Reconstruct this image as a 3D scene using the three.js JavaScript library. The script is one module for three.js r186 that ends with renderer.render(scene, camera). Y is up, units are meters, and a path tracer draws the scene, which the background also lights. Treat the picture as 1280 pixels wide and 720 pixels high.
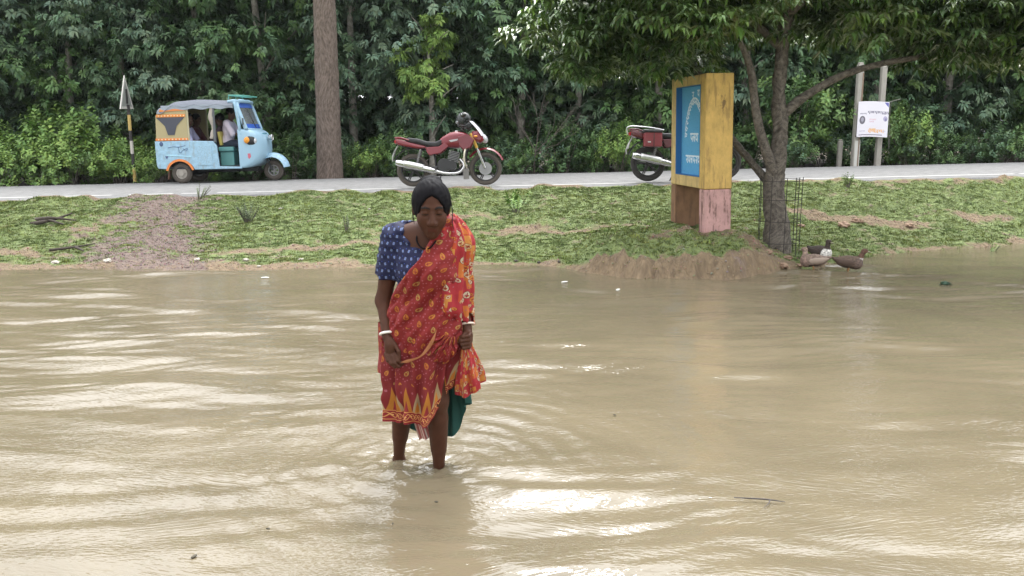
import * as THREE from 'three';
import { mergeGeometries, toCreasedNormals } from 'three/addons/utils/BufferGeometryUtils.js';
import { RoundedBoxGeometry } from 'three/addons/geometries/RoundedBoxGeometry.js';
import { createNoise2D, createNoise3D } from 'simplex-noise';

// ---------- camera, sky, sun, exposure ----------
const scene = new THREE.Scene();
const camera = new THREE.PerspectiveCamera(36.24, 16 / 9, 0.05, 900);
camera.position.set(0, 1.69, 0);
camera.rotation.x = -0.1754;

const SUN = new THREE.Vector3(0.06, 0.8, -0.5).normalize();
{
  const W = 512, H = 256, d = new Float32Array(W * H * 4), v = new THREE.Vector3();
  const n3 = createNoise3D(rng(77));
  for (let j = 0; j < H; j++) for (let i = 0; i < W; i++) {
    const el = ((j + 0.5) / H - 0.5) * Math.PI, az = ((i + 0.5) / W - 0.5) * 2 * Math.PI;
    v.set(Math.cos(az) * Math.cos(el), Math.sin(el), Math.sin(az) * Math.cos(el));
    const c = v.dot(SUN), y = Math.max(0, v.y);
    const cl = 0.5 + 0.35 * n3(v.x * 1.6, y * 4, v.z * 1.6) + 0.2 * n3(v.x * 4, y * 9, v.z * 4 + 7);
    let L = 0.78 + 0.2 * y + 0.4 * cl;                       // thin bright cloud all over
    L += 3.4 * Math.exp((c - 1) / 0.14) + 1.7 * Math.exp((c - 1) / 0.5);   // brighter round the veiled sun
    const k = (j * W + i) * 4;
    d[k] = L * 0.985; d[k + 1] = L * 1.0; d[k + 2] = L * 1.03; d[k + 3] = 1;
  }
  const t = new THREE.DataTexture(d, W, H, THREE.RGBAFormat, THREE.FloatType);
  t.mapping = THREE.EquirectangularReflectionMapping; t.magFilter = THREE.LinearFilter; t.needsUpdate = true;
  scene.background = t; scene.environment = t;
  scene.backgroundIntensity = 1; scene.environmentIntensity = 1;
}
const sun = new THREE.DirectionalLight(new THREE.Color(1, 0.965, 0.9), 1.5);
sun.position.copy(SUN).multiplyScalar(60); sun.target.position.set(0, 0, -12); sun.position.add(sun.target.position);
sun.castShadow = true; sun.shadow.radius = 22; sun.shadow.mapSize.set(2048, 2048);
Object.assign(sun.shadow.camera, { left: -30, right: 30, top: 30, bottom: -30, near: 1, far: 150 });
scene.add(sun, sun.target);
const renderer = new THREE.WebGLRenderer({ antialias: true });
renderer.toneMapping = THREE.LinearToneMapping; renderer.toneMappingExposure = 1.35;
renderer.shadowMap.enabled = true;
scene.fog = new THREE.FogExp2(new THREE.Color(0.88, 0.93, 0.95), 0.0003);

// ---------- helpers ----------
function rng(a) { return () => { a |= 0; a = a + 0x6D2B79F5 | 0; let t = Math.imul(a ^ a >>> 15, 1 | a); t = t + Math.imul(t ^ t >>> 7, 61 | t) ^ t; return ((t ^ t >>> 14) >>> 0) / 4294967296; }; }
const V = (x, y, z) => new THREE.Vector3(x, y, z);
const lerp = (a, b, t) => a + (b - a) * t, clamp = (x, a = 0, b = 1) => Math.min(b, Math.max(a, x));
const sstep = (a, b, x) => { const t = clamp((x - a) / (b - a)); return t * t * (3 - 2 * t); };
const N2 = createNoise2D(rng(5)), N3 = createNoise3D(rng(9));
const fbm = (x, y, o = 4) => { let s = 0, a = 0.5; for (let i = 0; i < o; i++) { s += a * N2(x, y + i * 17.3); x *= 2.03; y *= 2.03; a *= 0.5; } return s; };
const lin = (r, g, b) => new THREE.Color().setRGB(r, g, b);
function mat(color, roughness = 0.7, extra = {}) { return new THREE.MeshStandardMaterial({ color: Array.isArray(color) ? lin(...color) : color, roughness, side: THREE.DoubleSide, ...extra }); }
const names = {};
function numbered(n) { const k = names[n] = (names[n] ?? -1) + 1; return k ? `${n}_${String(k).padStart(3, '0')}` : n; }
function mesh(name, geo, m, parent) {
  const o = new THREE.Mesh(Array.isArray(geo) ? merge(geo) : geo, m); o.name = parent ? name : numbered(name);
  o.castShadow = o.receiveShadow = true; (parent ?? scene).add(o); return o;
}
function tag(o, label, category, group) { o.userData.label = label; o.userData.category = category; if (group) o.userData.group = group; return o; }
function thing(name, label, category, pos = [0, 0, 0], turn = 0, group) {
  const g = new THREE.Group(); g.name = numbered(name); g.position.set(...pos); g.rotation.y = turn; scene.add(g); return tag(g, label, category, group);
}
function copyOf(root, pos, turn, scale, label) {
  const r = root.clone(); r.name = numbered(root.name.replace(/_\d{3}$/, '')); r.userData = { ...root.userData }; if (label) r.userData.label = label;
  r.position.set(...pos); r.rotation.set(0, turn, 0); if (Array.isArray(scale)) r.scale.set(...scale); else r.scale.setScalar(scale); scene.add(r); return r;
}
function structure(o) { o.userData.kind = 'structure'; return o; }
function merge(list) {
  const l = list.map(g => { let q = g.index ? g.toNonIndexed() : g.clone(); for (const k of Object.keys(q.attributes)) if (!['position', 'normal', 'uv', 'color'].includes(k)) q.deleteAttribute(k); q.morphAttributes = {}; return q; });
  const hasCol = l.some(g => g.attributes.color);
  for (const g of l) {
    const n = g.attributes.position.count;
    if (!g.attributes.normal) g.computeVertexNormals();
    if (!g.attributes.uv) g.setAttribute('uv', new THREE.BufferAttribute(new Float32Array(n * 2), 2));
    if (hasCol && !g.attributes.color) g.setAttribute('color', new THREE.BufferAttribute(new Float32Array(n * 3).fill(1), 3));
  }
  return mergeGeometries(l);
}
const M4 = (p = [0, 0, 0], r = [0, 0, 0], s = [1, 1, 1]) => new THREE.Matrix4().compose(V(...p), new THREE.Quaternion().setFromEuler(new THREE.Euler(...r)), V(...s));
const box = (w, h, d, p, r, bev) => (bev === 0 ? new THREE.BoxGeometry(w, h, d) : new RoundedBoxGeometry(w, h, d, 2, Math.min(bev ?? 0.012, w * 0.45, h * 0.45, d * 0.45))).applyMatrix4(M4(p, r));
const cyl = (r0, r1, h, p, r, seg = 20, open = false) => new THREE.CylinderGeometry(r1, r0, h, seg, 1, open).applyMatrix4(M4(p, r));
const ball = (rx, ry, rz, p, r, seg = 20) => new THREE.SphereGeometry(1, seg, Math.ceil(seg * 0.7)).applyMatrix4(M4(p, r, [rx, ry, rz]));
const torus = (R, r, p, rot, seg = 40, ts = 10, arc = Math.PI * 2) => new THREE.TorusGeometry(R, r, ts, seg, arc).applyMatrix4(M4(p, rot));
const shapeOf = (pts) => new THREE.Shape(pts.map(p => new THREE.Vector2(p[0], p[1])));
function ext(pts, depth, bev = 0.01, holes = []) {
  const s = Array.isArray(pts) ? shapeOf(pts) : pts; for (const h of holes) s.holes.push(new THREE.Path(h.map(p => new THREE.Vector2(p[0], p[1]))));
  const g = new THREE.ExtrudeGeometry(s, { depth: depth - 2 * bev, bevelEnabled: bev > 0, bevelSize: bev, bevelThickness: bev, bevelOffset: -bev, bevelSegments: 2, curveSegments: 10 });
  g.translate(0, 0, bev); return g;
}
const smoothPath = (pts, n) => new THREE.CatmullRomCurve3(pts.map(p => V(...p)), false, 'centripetal').getPoints(n);
// tapered tube through points; rad(t) or array of radii; bump(p, angle, t) adds to the radius
function tube(pts, rad, seg = 8, n = 0, bump, cap = true) {
  const P = n ? smoothPath(pts, n) : pts.map(p => V(...p)), L = P.length, pos = [], uv = [], idx = [];
  const rr = t => typeof rad === 'function' ? rad(t) : typeof rad === 'number' ? rad : (() => { const k = t * (rad.length - 1), i = Math.min(rad.length - 2, Math.floor(k)); return lerp(rad[i], rad[i + 1], k - i); })();
  let side = null, len = 0;
  for (let i = 0; i < L; i++) {
    const T = P[Math.min(L - 1, i + 1)].clone().sub(P[Math.max(0, i - 1)]).normalize();
    if (!side) side = (Math.abs(T.y) < 0.9 ? V(0, 1, 0) : V(1, 0, 0)).cross(T).normalize(); else side.sub(T.clone().multiplyScalar(side.dot(T))).normalize();
    const b = T.clone().cross(side), t = i / (L - 1); if (i) len += P[i].distanceTo(P[i - 1]);
    for (let k = 0; k <= seg; k++) {
      const a = k / seg * Math.PI * 2; let r = rr(t); const dir = side.clone().multiplyScalar(Math.cos(a)).addScaledVector(b, Math.sin(a));
      if (bump) r += bump(P[i], k === seg ? 0 : a, t); const q = P[i].clone().addScaledVector(dir, r); pos.push(q.x, q.y, q.z); uv.push(k / seg * 6.283 * rr(t), len);
      if (i && k) { const c = i * (seg + 1) + k; idx.push(c - seg - 2, c - 1, c, c - seg - 2, c, c - seg - 1); }
    }
  }
  if (cap) for (const [i, f] of [[0, 1], [L - 1, 0]]) { const c = pos.length / 3; pos.push(P[i].x, P[i].y, P[i].z); uv.push(0, 0); for (let k = 0; k < seg; k++) { const a = i * (seg + 1) + k; f ? idx.push(c, a, a + 1) : idx.push(c, a + 1, a); } }
  const g = new THREE.BufferGeometry(); g.setAttribute('position', new THREE.Float32BufferAttribute(pos, 3)); g.setAttribute('uv', new THREE.Float32BufferAttribute(uv, 2)); g.setIndex(idx); g.computeVertexNormals(); return g;
}
// a sheet from f(u, v) -> [x, y, z, s, t]
function sheet(f, nu, nv) {
  const pos = [], uv = [], idx = [];
  for (let j = 0; j <= nv; j++) for (let i = 0; i <= nu; i++) {
    const q = f(i / nu, j / nv); pos.push(q[0], q[1], q[2]); uv.push(q[3] ?? i / nu, q[4] ?? j / nv);
    if (i && j) { const c = j * (nu + 1) + i; idx.push(c - nu - 2, c - nu - 1, c, c - nu - 2, c, c - 1); }
  }
  const g = new THREE.BufferGeometry(); g.setAttribute('position', new THREE.Float32BufferAttribute(pos, 3)); g.setAttribute('uv', new THREE.Float32BufferAttribute(uv, 2)); g.setIndex(idx); g.computeVertexNormals(); return g;
}
// rounded-rectangle sections skinned along x: [x, halfWidth, yBottom, yTop, cornerRadius]
function skinX(secs, cap = true, nC = 6) {
  const ring = ([x, w, yb, yt, r]) => { const out = []; const cy = [[1, yt - r, 0], [-1, yt - r, 1], [-1, yb + r, 2], [1, yb + r, 3]];
    for (const [s, c, q] of cy) for (let k = 0; k <= nC; k++) { const a = (q + k / nC) * Math.PI / 2; out.push([x, c + r * Math.sin(a), s * (w - r) + r * Math.cos(a)]); } return out; };
  const R = secs.map(ring), n = R[0].length, pos = [], idx = [];
  R.forEach((rg, i) => { rg.forEach((p, k) => { pos.push(...p); if (i) { const a = (i - 1) * n + k, b = (i - 1) * n + (k + 1) % n; idx.push(a, b, b + n, a, b + n, a + n); } }); });
  if (cap) for (const i of [0, R.length - 1]) { const c = pos.length / 3; pos.push(secs[i][0], (secs[i][2] + secs[i][3]) / 2, 0); for (let k = 0; k < n; k++) idx.push(c, i * n + k, i * n + (k + 1) % n); }
  let g = new THREE.BufferGeometry(); g.setAttribute('position', new THREE.Float32BufferAttribute(pos, 3)); g.setIndex(idx); return toCreasedNormals(g, 0.9);
}
// ---------- signed distance shapes, meshed with surface nets ----------
const smin = (a, b, k) => { const h = Math.max(k - Math.abs(a - b), 0) / k; return Math.min(a, b) - h * h * k * 0.25; };
const smax = (a, b, k) => -smin(-a, -b, k);
function cap(ax, ay, az, bx, by, bz, ra, rb) {
  const dx = bx - ax, dy = by - ay, dz = bz - az, q = dx * dx + dy * dy + dz * dz, L = q > 1e-12 ? 1 / q : 0;
  return (x, y, z) => { const t = clamp(((x - ax) * dx + (y - ay) * dy + (z - az) * dz) * L); const X = x - ax - dx * t, Y = y - ay - dy * t, Z = z - az - dz * t; return Math.sqrt(X * X + Y * Y + Z * Z) - ra - (rb - ra) * t; };
}
function ell(cx, cy, cz, rx, ry, rz) {
  return (x, y, z) => { x -= cx; y -= cy; z -= cz; const a = x / rx, b = y / ry, c = z / rz, k0 = Math.sqrt(a * a + b * b + c * c), p = a / rx, q = b / ry, r = c / rz, k1 = Math.sqrt(p * p + q * q + r * r); return k1 < 1e-9 ? -Math.min(rx, ry, rz) : k0 * (k0 - 1) / k1; };
}
const join = (k, ...fs) => (x, y, z) => { let d = fs[0](x, y, z); for (let i = 1; i < fs.length; i++) d = smin(d, fs[i](x, y, z), k); return d; };
function meshField(f, lo, hi, h) {
  const n = [0, 1, 2].map(i => Math.ceil((hi[i] - lo[i]) / h) + 1), S = new Float32Array(n[0] * n[1] * n[2]), id = (i, j, k) => (k * n[1] + j) * n[0] + i;
  const B = 5, far = B * h * 1.15 + 0.035;                      // blocks well away from the surface are filled from their middle
  for (let k = 0; k < n[2]; k += B) for (let j = 0; j < n[1]; j += B) for (let i = 0; i < n[0]; i += B) {
    const c = f(lo[0] + (i + 2) * h, lo[1] + (j + 2) * h, lo[2] + (k + 2) * h), out = Math.abs(c) > far;
    for (let q = k; q < Math.min(k + B, n[2]); q++) for (let p = j; p < Math.min(j + B, n[1]); p++) for (let o = i; o < Math.min(i + B, n[0]); o++) S[id(o, p, q)] = out ? c : f(lo[0] + o * h, lo[1] + p * h, lo[2] + q * h);
  }
  const cell = new Int32Array(S.length).fill(-1), pos = [], idx = [];
  for (let k = 0; k < n[2] - 1; k++) for (let j = 0; j < n[1] - 1; j++) for (let i = 0; i < n[0] - 1; i++) {
    let c = 0, X = 0, Y = 0, Z = 0, m = 0;
    const s = []; for (let q = 0; q < 8; q++) { s[q] = S[id(i + (q & 1), j + (q >> 1 & 1), k + (q >> 2))]; if (s[q] < 0) m++; }
    if (m === 0 || m === 8) continue;
    for (let a = 0; a < 8; a++) for (let b = 1; b < 8; b <<= 1) { if (a & b) continue; const e = a | b; if ((s[a] < 0) === (s[e] < 0)) continue; const t = s[a] / (s[a] - s[e]); X += (a & 1) + (b === 1 ? t : 0); Y += (a >> 1 & 1) + (b === 2 ? t : 0); Z += (a >> 2) + (b === 4 ? t : 0); c++; }
    cell[id(i, j, k)] = pos.length / 3; pos.push(lo[0] + (i + X / c) * h, lo[1] + (j + Y / c) * h, lo[2] + (k + Z / c) * h);
  }
  const quad = (a, b, c, d, flip) => { if (a < 0 || b < 0 || c < 0 || d < 0) return; flip ? idx.push(a, c, b, a, d, c) : idx.push(a, b, c, a, c, d); };
  for (let k = 1; k < n[2] - 1; k++) for (let j = 1; j < n[1] - 1; j++) for (let i = 1; i < n[0] - 1; i++) {
    const s0 = S[id(i, j, k)] < 0;
    if (s0 !== S[id(i + 1, j, k)] < 0) quad(cell[id(i, j - 1, k - 1)], cell[id(i, j, k - 1)], cell[id(i, j, k)], cell[id(i, j - 1, k)], !s0);
    if (s0 !== S[id(i, j + 1, k)] < 0) quad(cell[id(i - 1, j, k - 1)], cell[id(i - 1, j, k)], cell[id(i, j, k)], cell[id(i, j, k - 1)], !s0);
    if (s0 !== S[id(i, j, k + 1)] < 0) quad(cell[id(i - 1, j - 1, k)], cell[id(i, j - 1, k)], cell[id(i, j, k)], cell[id(i - 1, j, k)], !s0);
  }
  const g = new THREE.BufferGeometry(); g.setAttribute('position', new THREE.Float32BufferAttribute(pos, 3)); g.setIndex(idx); g.computeVertexNormals(); return g;
}
function setUV(g, fn) { const p = g.attributes.position, u = new Float32Array(p.count * 2); for (let i = 0; i < p.count; i++) { const r = fn(p.getX(i), p.getY(i), p.getZ(i)); u[2 * i] = r[0]; u[2 * i + 1] = r[1]; } g.setAttribute('uv', new THREE.BufferAttribute(u, 2)); return g; }
function setCol(g, fn) { const p = g.attributes.position, u = new Float32Array(p.count * 3); for (let i = 0; i < p.count; i++) u.set(fn(p.getX(i), p.getY(i), p.getZ(i)), 3 * i); g.setAttribute('color', new THREE.BufferAttribute(u, 3)); return g; }
// ---------- computed textures ----------
function dataTex(w, h, fn, srgb = true, rep = true) {
  const d = new Uint8Array(w * h * 4); for (let j = 0; j < h; j++) for (let i = 0; i < w; i++) { const c = fn(i, j); const k = (j * w + i) * 4; d[k] = c[0]; d[k + 1] = c[1]; d[k + 2] = c[2]; d[k + 3] = c[3] ?? 255; }
  const t = new THREE.DataTexture(d, w, h); t.magFilter = THREE.LinearFilter; t.minFilter = THREE.LinearMipmapLinearFilter; t.generateMipmaps = true; if (rep) t.wrapS = t.wrapT = THREE.RepeatWrapping; if (srgb) t.colorSpace = THREE.SRGBColorSpace; t.needsUpdate = true; return t;
}
function canvasTex(w, h, draw, rep = true) {
  const c = document.createElement('canvas'); c.width = w; c.height = h; draw(c.getContext('2d'), w, h);
  const t = new THREE.CanvasTexture(c); t.colorSpace = THREE.SRGBColorSpace; if (rep) t.wrapS = t.wrapT = THREE.RepeatWrapping; return t;
}
const toS = c => Math.round(255 * (c <= 0.0031308 ? 12.92 * c : 1.055 * Math.pow(c, 1 / 2.4) - 0.055));
// tiling noise on a torus
const tile = (i, j, w, h, f, seed) => { const a = i / w * 6.28318, b = j / h * 6.28318, r = f / 6.28318; return N3(Math.cos(a) * r + seed, Math.sin(a) * r + Math.cos(b) * r, Math.sin(b) * r - seed); };
const rep = (t, u, v) => { const q = t.clone(); q.repeat.set(u, v); q.needsUpdate = true; return q; };
// ---------- the lie of the land ----------
const SHORE = [[-60, -12], [-14, -11.4], [-8, -10.7], [-6.35, -10.78], [-5.42, -10.91], [-4.47, -11.05], [-3.37, -10.8], [-1.83, -11.05], [-0.42, -11.32], [0.61, -11.0], [0.96, -10.5], [1.49, -10.14], [2.44, -10.18], [3.1, -10.5], [3.63, -10.95], [4.42, -11.46], [5.16, -12.2], [6.63, -12.9], [7.96, -13.5], [10, -14], [16, -14.4], [60, -14.6]];
function shoreZ(x) {
  for (let i = 1; i < SHORE.length; i++) if (x <= SHORE[i][0]) { const a = SHORE[i - 1], b = SHORE[i], t = clamp((x - a[0]) / (b[0] - a[0])); return lerp(a[1], b[1], t * t * (3 - 2 * t) * 0.6 + t * 0.4) + 0.07 * N2(x * 2.1, 3) + 0.035 * N2(x * 6, 9); }
  return SHORE[SHORE.length - 1][1];
}
const RN = -15.4, RF = -20.5;                                    // near and far edge of the road
const roadH = x => 0.725 + 0.0235 * clamp(x, -16, 18);
function landH(x, z) {
  const zs = shoreZ(x), rh = roadH(x);
  if (z > 0.7) return -0.14 + 0.35 * sstep(0.7, 2.2, z) + 0.03 * fbm(x, z);
  if (z > zs) return -Math.min(0.14, 0.02 + (z - zs) * 0.12);
  if (z < RF - 0.1) return rh - 0.03 - 0.25 * sstep(0, 2.5, RF - z) + 0.12 * fbm(x * 0.3, z * 0.3) * sstep(0, 3, RF - z);
  if (z < RN) return rh - 0.03;
  const run = zs - RN, t = (zs - z) / run, d = zs - z;
  let h = rh * (0.62 * t + 0.38 * t * t) * 0.98;
  h += 0.05 * sstep(0, 0.12, d) * (0.6 + 0.6 * N2(x * 1.7, 4));
  // mound that carries the board, cut off steeply on the water side
  const mx = (x - 2.25) / 1.35, mz = (z + 11.6) / 1.1, m = Math.exp(-(mx * mx * mx * mx + mz * mz));
  h += 0.16 * m;
  const cut = sstep(0.75, 1.15, x) * (1 - sstep(2.9, 3.4, x));
  h += cut * (0.155 + 0.06 * N2(x * 4, 8) + 0.045 * N2(x * 11, z * 9)) * sstep(0.0, 0.14, d + 0.05 * N2(x * 7, z * 7)) * (1 - sstep(0.6, 2.2, d));
  // little broken edges along the slope
  const e = N2(x * 0.9 + 3, 11) * 0.5 + 2.0; h += 0.05 * sstep(e - 0.05, e + 0.06, d + 0.12 * N2(x * 3, 1)) * sstep(0.1, 0.5, N2(x * 0.6, 31) + 0.25) - 0.02;
  h += (0.035 * fbm(x * 1.3, z * 1.3) + 0.03 * fbm(x * 5, z * 5, 3)) * sstep(0, 0.5, d) * (1 - sstep(RN + 0.5, RN, z));
  return Math.max(0.004, h);
}
const blob = (x, z, cx, cz, rx, rz, rot = 0) => { const c = Math.cos(rot), s = Math.sin(rot), a = ((x - cx) * c + (z - cz) * s) / rx, b = (-(x - cx) * s + (z - cz) * c) / rz; return Math.exp(-(a * a + b * b)); };
// 0 grass .. 1 bare soil; [bare, red gravel]
function soil(x, z) {
  const d = shoreZ(x) - z, n = fbm(x * 1.1, z * 1.6), n2 = fbm(x * 3.2 + 9, z * 4.4);
  const t = clamp((-11.1 - z) / 4.3), cx = lerp(-4.75, -6.0, t);
  const red = sstep(0.36, 0.9, Math.exp(-Math.pow((x - cx) / (0.95 - 0.1 * t), 2)) + 0.7 * n + 0.5 * n2 + 0.25 * N2(x * 14, z * 18));
  let b = 0.14 + 0.5 * n + 0.35 * n2;
  b += 1.0 * Math.exp(-Math.pow((d - 0.12) / 0.22, 2)) * sstep(-1.6, -2.6, x);                 // trodden margin on the left
  b += 0.5 * Math.exp(-Math.pow((d - 0.05) / 0.14, 2));
  b += 0.85 * blob(x, z, -2.6, -12.1, 1.9, 0.16, -0.34) + 0.6 * blob(x, z, -1.1, -13.4, 1.2, 0.2, -0.5);
  b += 0.7 * blob(x, z, 0.1, -13.0, 0.5, 0.25) + 0.55 * blob(x, z, 1.2, -12.7, 0.8, 0.14);
  b += 1.1 * sstep(0.75, 1.1, x) * (1 - sstep(3.0, 3.5, x)) * Math.exp(-Math.pow((d - 0.06) / 0.15, 2));   // cut face of the mound
  b += 0.8 * blob(x, z, 2.5, -11.5, 0.8, 0.35) + 0.7 * blob(x, z, 3.1, -11.0, 0.35, 0.3);
  b += 0.8 * blob(x, z, 5.2, -13.7, 0.55, 0.2) + 0.75 * blob(x, z, 6.1, -13.8, 0.5, 0.18) + 0.7 * blob(x, z, 7.6, -14.3, 0.5, 0.2) + 0.6 * blob(x, z, 4.6, -13.9, 0.6, 0.15);
  b += 0.6 * blob(x, z, -6.6, -11.7, 0.8, 0.25) + 0.5 * blob(x, z, -6.2, -13.2, 0.5, 0.6);
  b += 0.45 * Math.exp(-Math.pow((z - RN) / 0.14, 2));
  return [clamp(b), red];
}
const stepsOf = (segs) => { const out = []; for (const [a, b, h] of segs) { const n = Math.max(1, Math.round(Math.abs(b - a) / h)); for (let i = 0; i < n; i++) out.push(a + (b - a) * i / n); } out.push(segs[segs.length - 1][1]); return out; };
function grid(xs, zs, fh, uvf) {
  const pos = [], uv = [], idx = [], n = xs.length;
  zs.forEach((z, j) => xs.forEach((x, i) => { pos.push(x, fh(x, z), z); const q = uvf(x, z); uv.push(q[0], q[1]); if (i && j) { const c = j * n + i; idx.push(c - n - 1, c - 1, c, c - n - 1, c, c - n); } }));
  const g = new THREE.BufferGeometry(); g.setAttribute('position', new THREE.Float32BufferAttribute(pos, 3)); g.setAttribute('uv', new THREE.Float32BufferAttribute(uv, 2)); g.setIndex(idx); g.computeVertexNormals();
  if (g.attributes.normal.getY(0) < 0) { const a = g.index.array; for (let i = 0; i < a.length; i += 3) { const t = a[i]; a[i] = a[i + 1]; a[i + 1] = t; } g.computeVertexNormals(); }
  return g;
}
{
  const TX = 32, TZ = 18;                                       // metres covered by the soil map
  const map = dataTex(2048, 1152, (i, j) => {
    const x = (i + 0.5) / 2048 * TX - 16, z = -4 - (j + 0.5) / 1152 * TZ;
    const [b, r] = soil(x, z), n = fbm(x * 9, z * 9, 3), g = N2(x * 33, z * 33), w = z < RF ? 1 : 0;
    const grass = [0.165 + 0.045 * n, 0.21 + 0.05 * n, 0.075], dry = [0.19 + 0.08 * n, 0.138 + 0.06 * n, 0.085 + 0.035 * n], red = [0.17 + 0.06 * n + 0.03 * g, 0.125 + 0.05 * n + 0.028 * g, 0.105 + 0.04 * n + 0.025 * g], leaf = [0.07, 0.05, 0.03];
    const bb = sstep(0.32, 0.7, b), c = [0, 1, 2].map(k => lerp(lerp(lerp(grass[k], dry[k], bb), red[k], r), leaf[k], w) * (1 + 0.16 * g));
    return c.map(v => toS(clamp(v)));
  }, true, false);
  const bump = dataTex(512, 512, (i, j) => { const v = 128 + 60 * tile(i, j, 512, 512, 14, 3) + 40 * tile(i, j, 512, 512, 40, 8) + 26 * tile(i, j, 512, 512, 90, 1); return [v, v, v]; }, false);
  const xs = stepsOf([[-260, -60, 20], [-60, -16, 2.2], [-16, -8.5, 0.3], [-8.5, 10, 0.06], [10, 17, 0.3], [17, 60, 2.2], [60, 260, 20]]);
  const zs = stepsOf([[60, 6, 9], [6, 0.2, 0.4], [0.2, -9.6, 0.7], [-9.6, -15.4, 0.05], [-15.4, -15.5, 0.1], [-15.5, -20.4, 1.2], [-20.4, -24, 0.2], [-24, -45, 1.5], [-45, -80, 6], [-80, -320, 24]]);
  const g = grid(xs, zs, landH, (x, z) => [(x + 16) / TX, (-4 - z) / TZ]);
  const bt = rep(bump, TX / 1.3, TZ / 1.3);
  structure(mesh('ground', g, mat(0xffffff, 0.95, { map, bumpMap: bt, bumpScale: 0.03 })));
}
// ---------- road ----------
{
  const asphalt = dataTex(512, 512, (i, j) => { const n = tile(i, j, 512, 512, 120, 2), m = tile(i, j, 512, 512, 9, 5), q = tile(i, j, 512, 512, 34, 4); const v = 0.2 + 0.035 * n + 0.03 * m + 0.02 * q; return [toS(v * 1.0), toS(v * 0.985), toS(v * 0.965)]; });
  const xs = stepsOf([[-150, -16, 10], [-16, 18, 0.5], [18, 150, 10]]), z0 = RN, z1 = RF;
  const edge = (x, s) => 0.05 * N2(x * 1.9, s) + 0.03 * N2(x * 6, s + 5);
  const pos = [], uv = [], idx = [];
  xs.forEach((x, i) => {
    const e0 = edge(x, 1), e1 = edge(x, 4), h = roadH(x), row = [[z0 + 0.03 + e0, h - 0.1], [z0 + e0, h], [lerp(z0, z1, 0.25), h + 0.03], [lerp(z0, z1, 0.5), h + 0.045], [lerp(z0, z1, 0.75), h + 0.03], [z1 + e1, h], [z1 + e1 - 0.03, h - 0.1]];
    row.forEach(([z, y], k) => { pos.push(x, y, z); uv.push(x / 1.7, z / 1.7); if (i && k) { const c = i * 7 + k; idx.push(c - 8, c - 7, c, c - 8, c, c - 1); } });
  });
  const g = new THREE.BufferGeometry(); g.setAttribute('position', new THREE.Float32BufferAttribute(pos, 3)); g.setAttribute('uv', new THREE.Float32BufferAttribute(uv, 2)); g.setIndex(idx); g.computeVertexNormals();
  structure(mesh('road', g, mat(0xffffff, 0.9, { map: asphalt })));
  // painted edge line, worn to pieces on the left
  const paint = mat([0.5, 0.49, 0.47], 0.8);
  const strip = (a, b) => sheet((u, v) => { const x = lerp(a, b, u); return [x, roadH(x) + 0.008 + 0.0157 * (0.42 + v * 0.13) / 1.275 * 1.275, RN - 0.42 - v * 0.13 + 0.012 * N2(x * 3, v * 2)]; }, Math.max(2, Math.round((b - a) * 3)), 1);
  for (const [a, b] of [[-10.5, -9.6], [-9.3, -8.5], [-8.35, -7.2], [-6.9, -6.1], [-5.95, -5.5], [-5.3, -3.2], [-3.1, 2.4], [2.5, 9], [9.1, 16]]) structure(mesh('road_marking', strip(a, b), paint));
}
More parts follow.
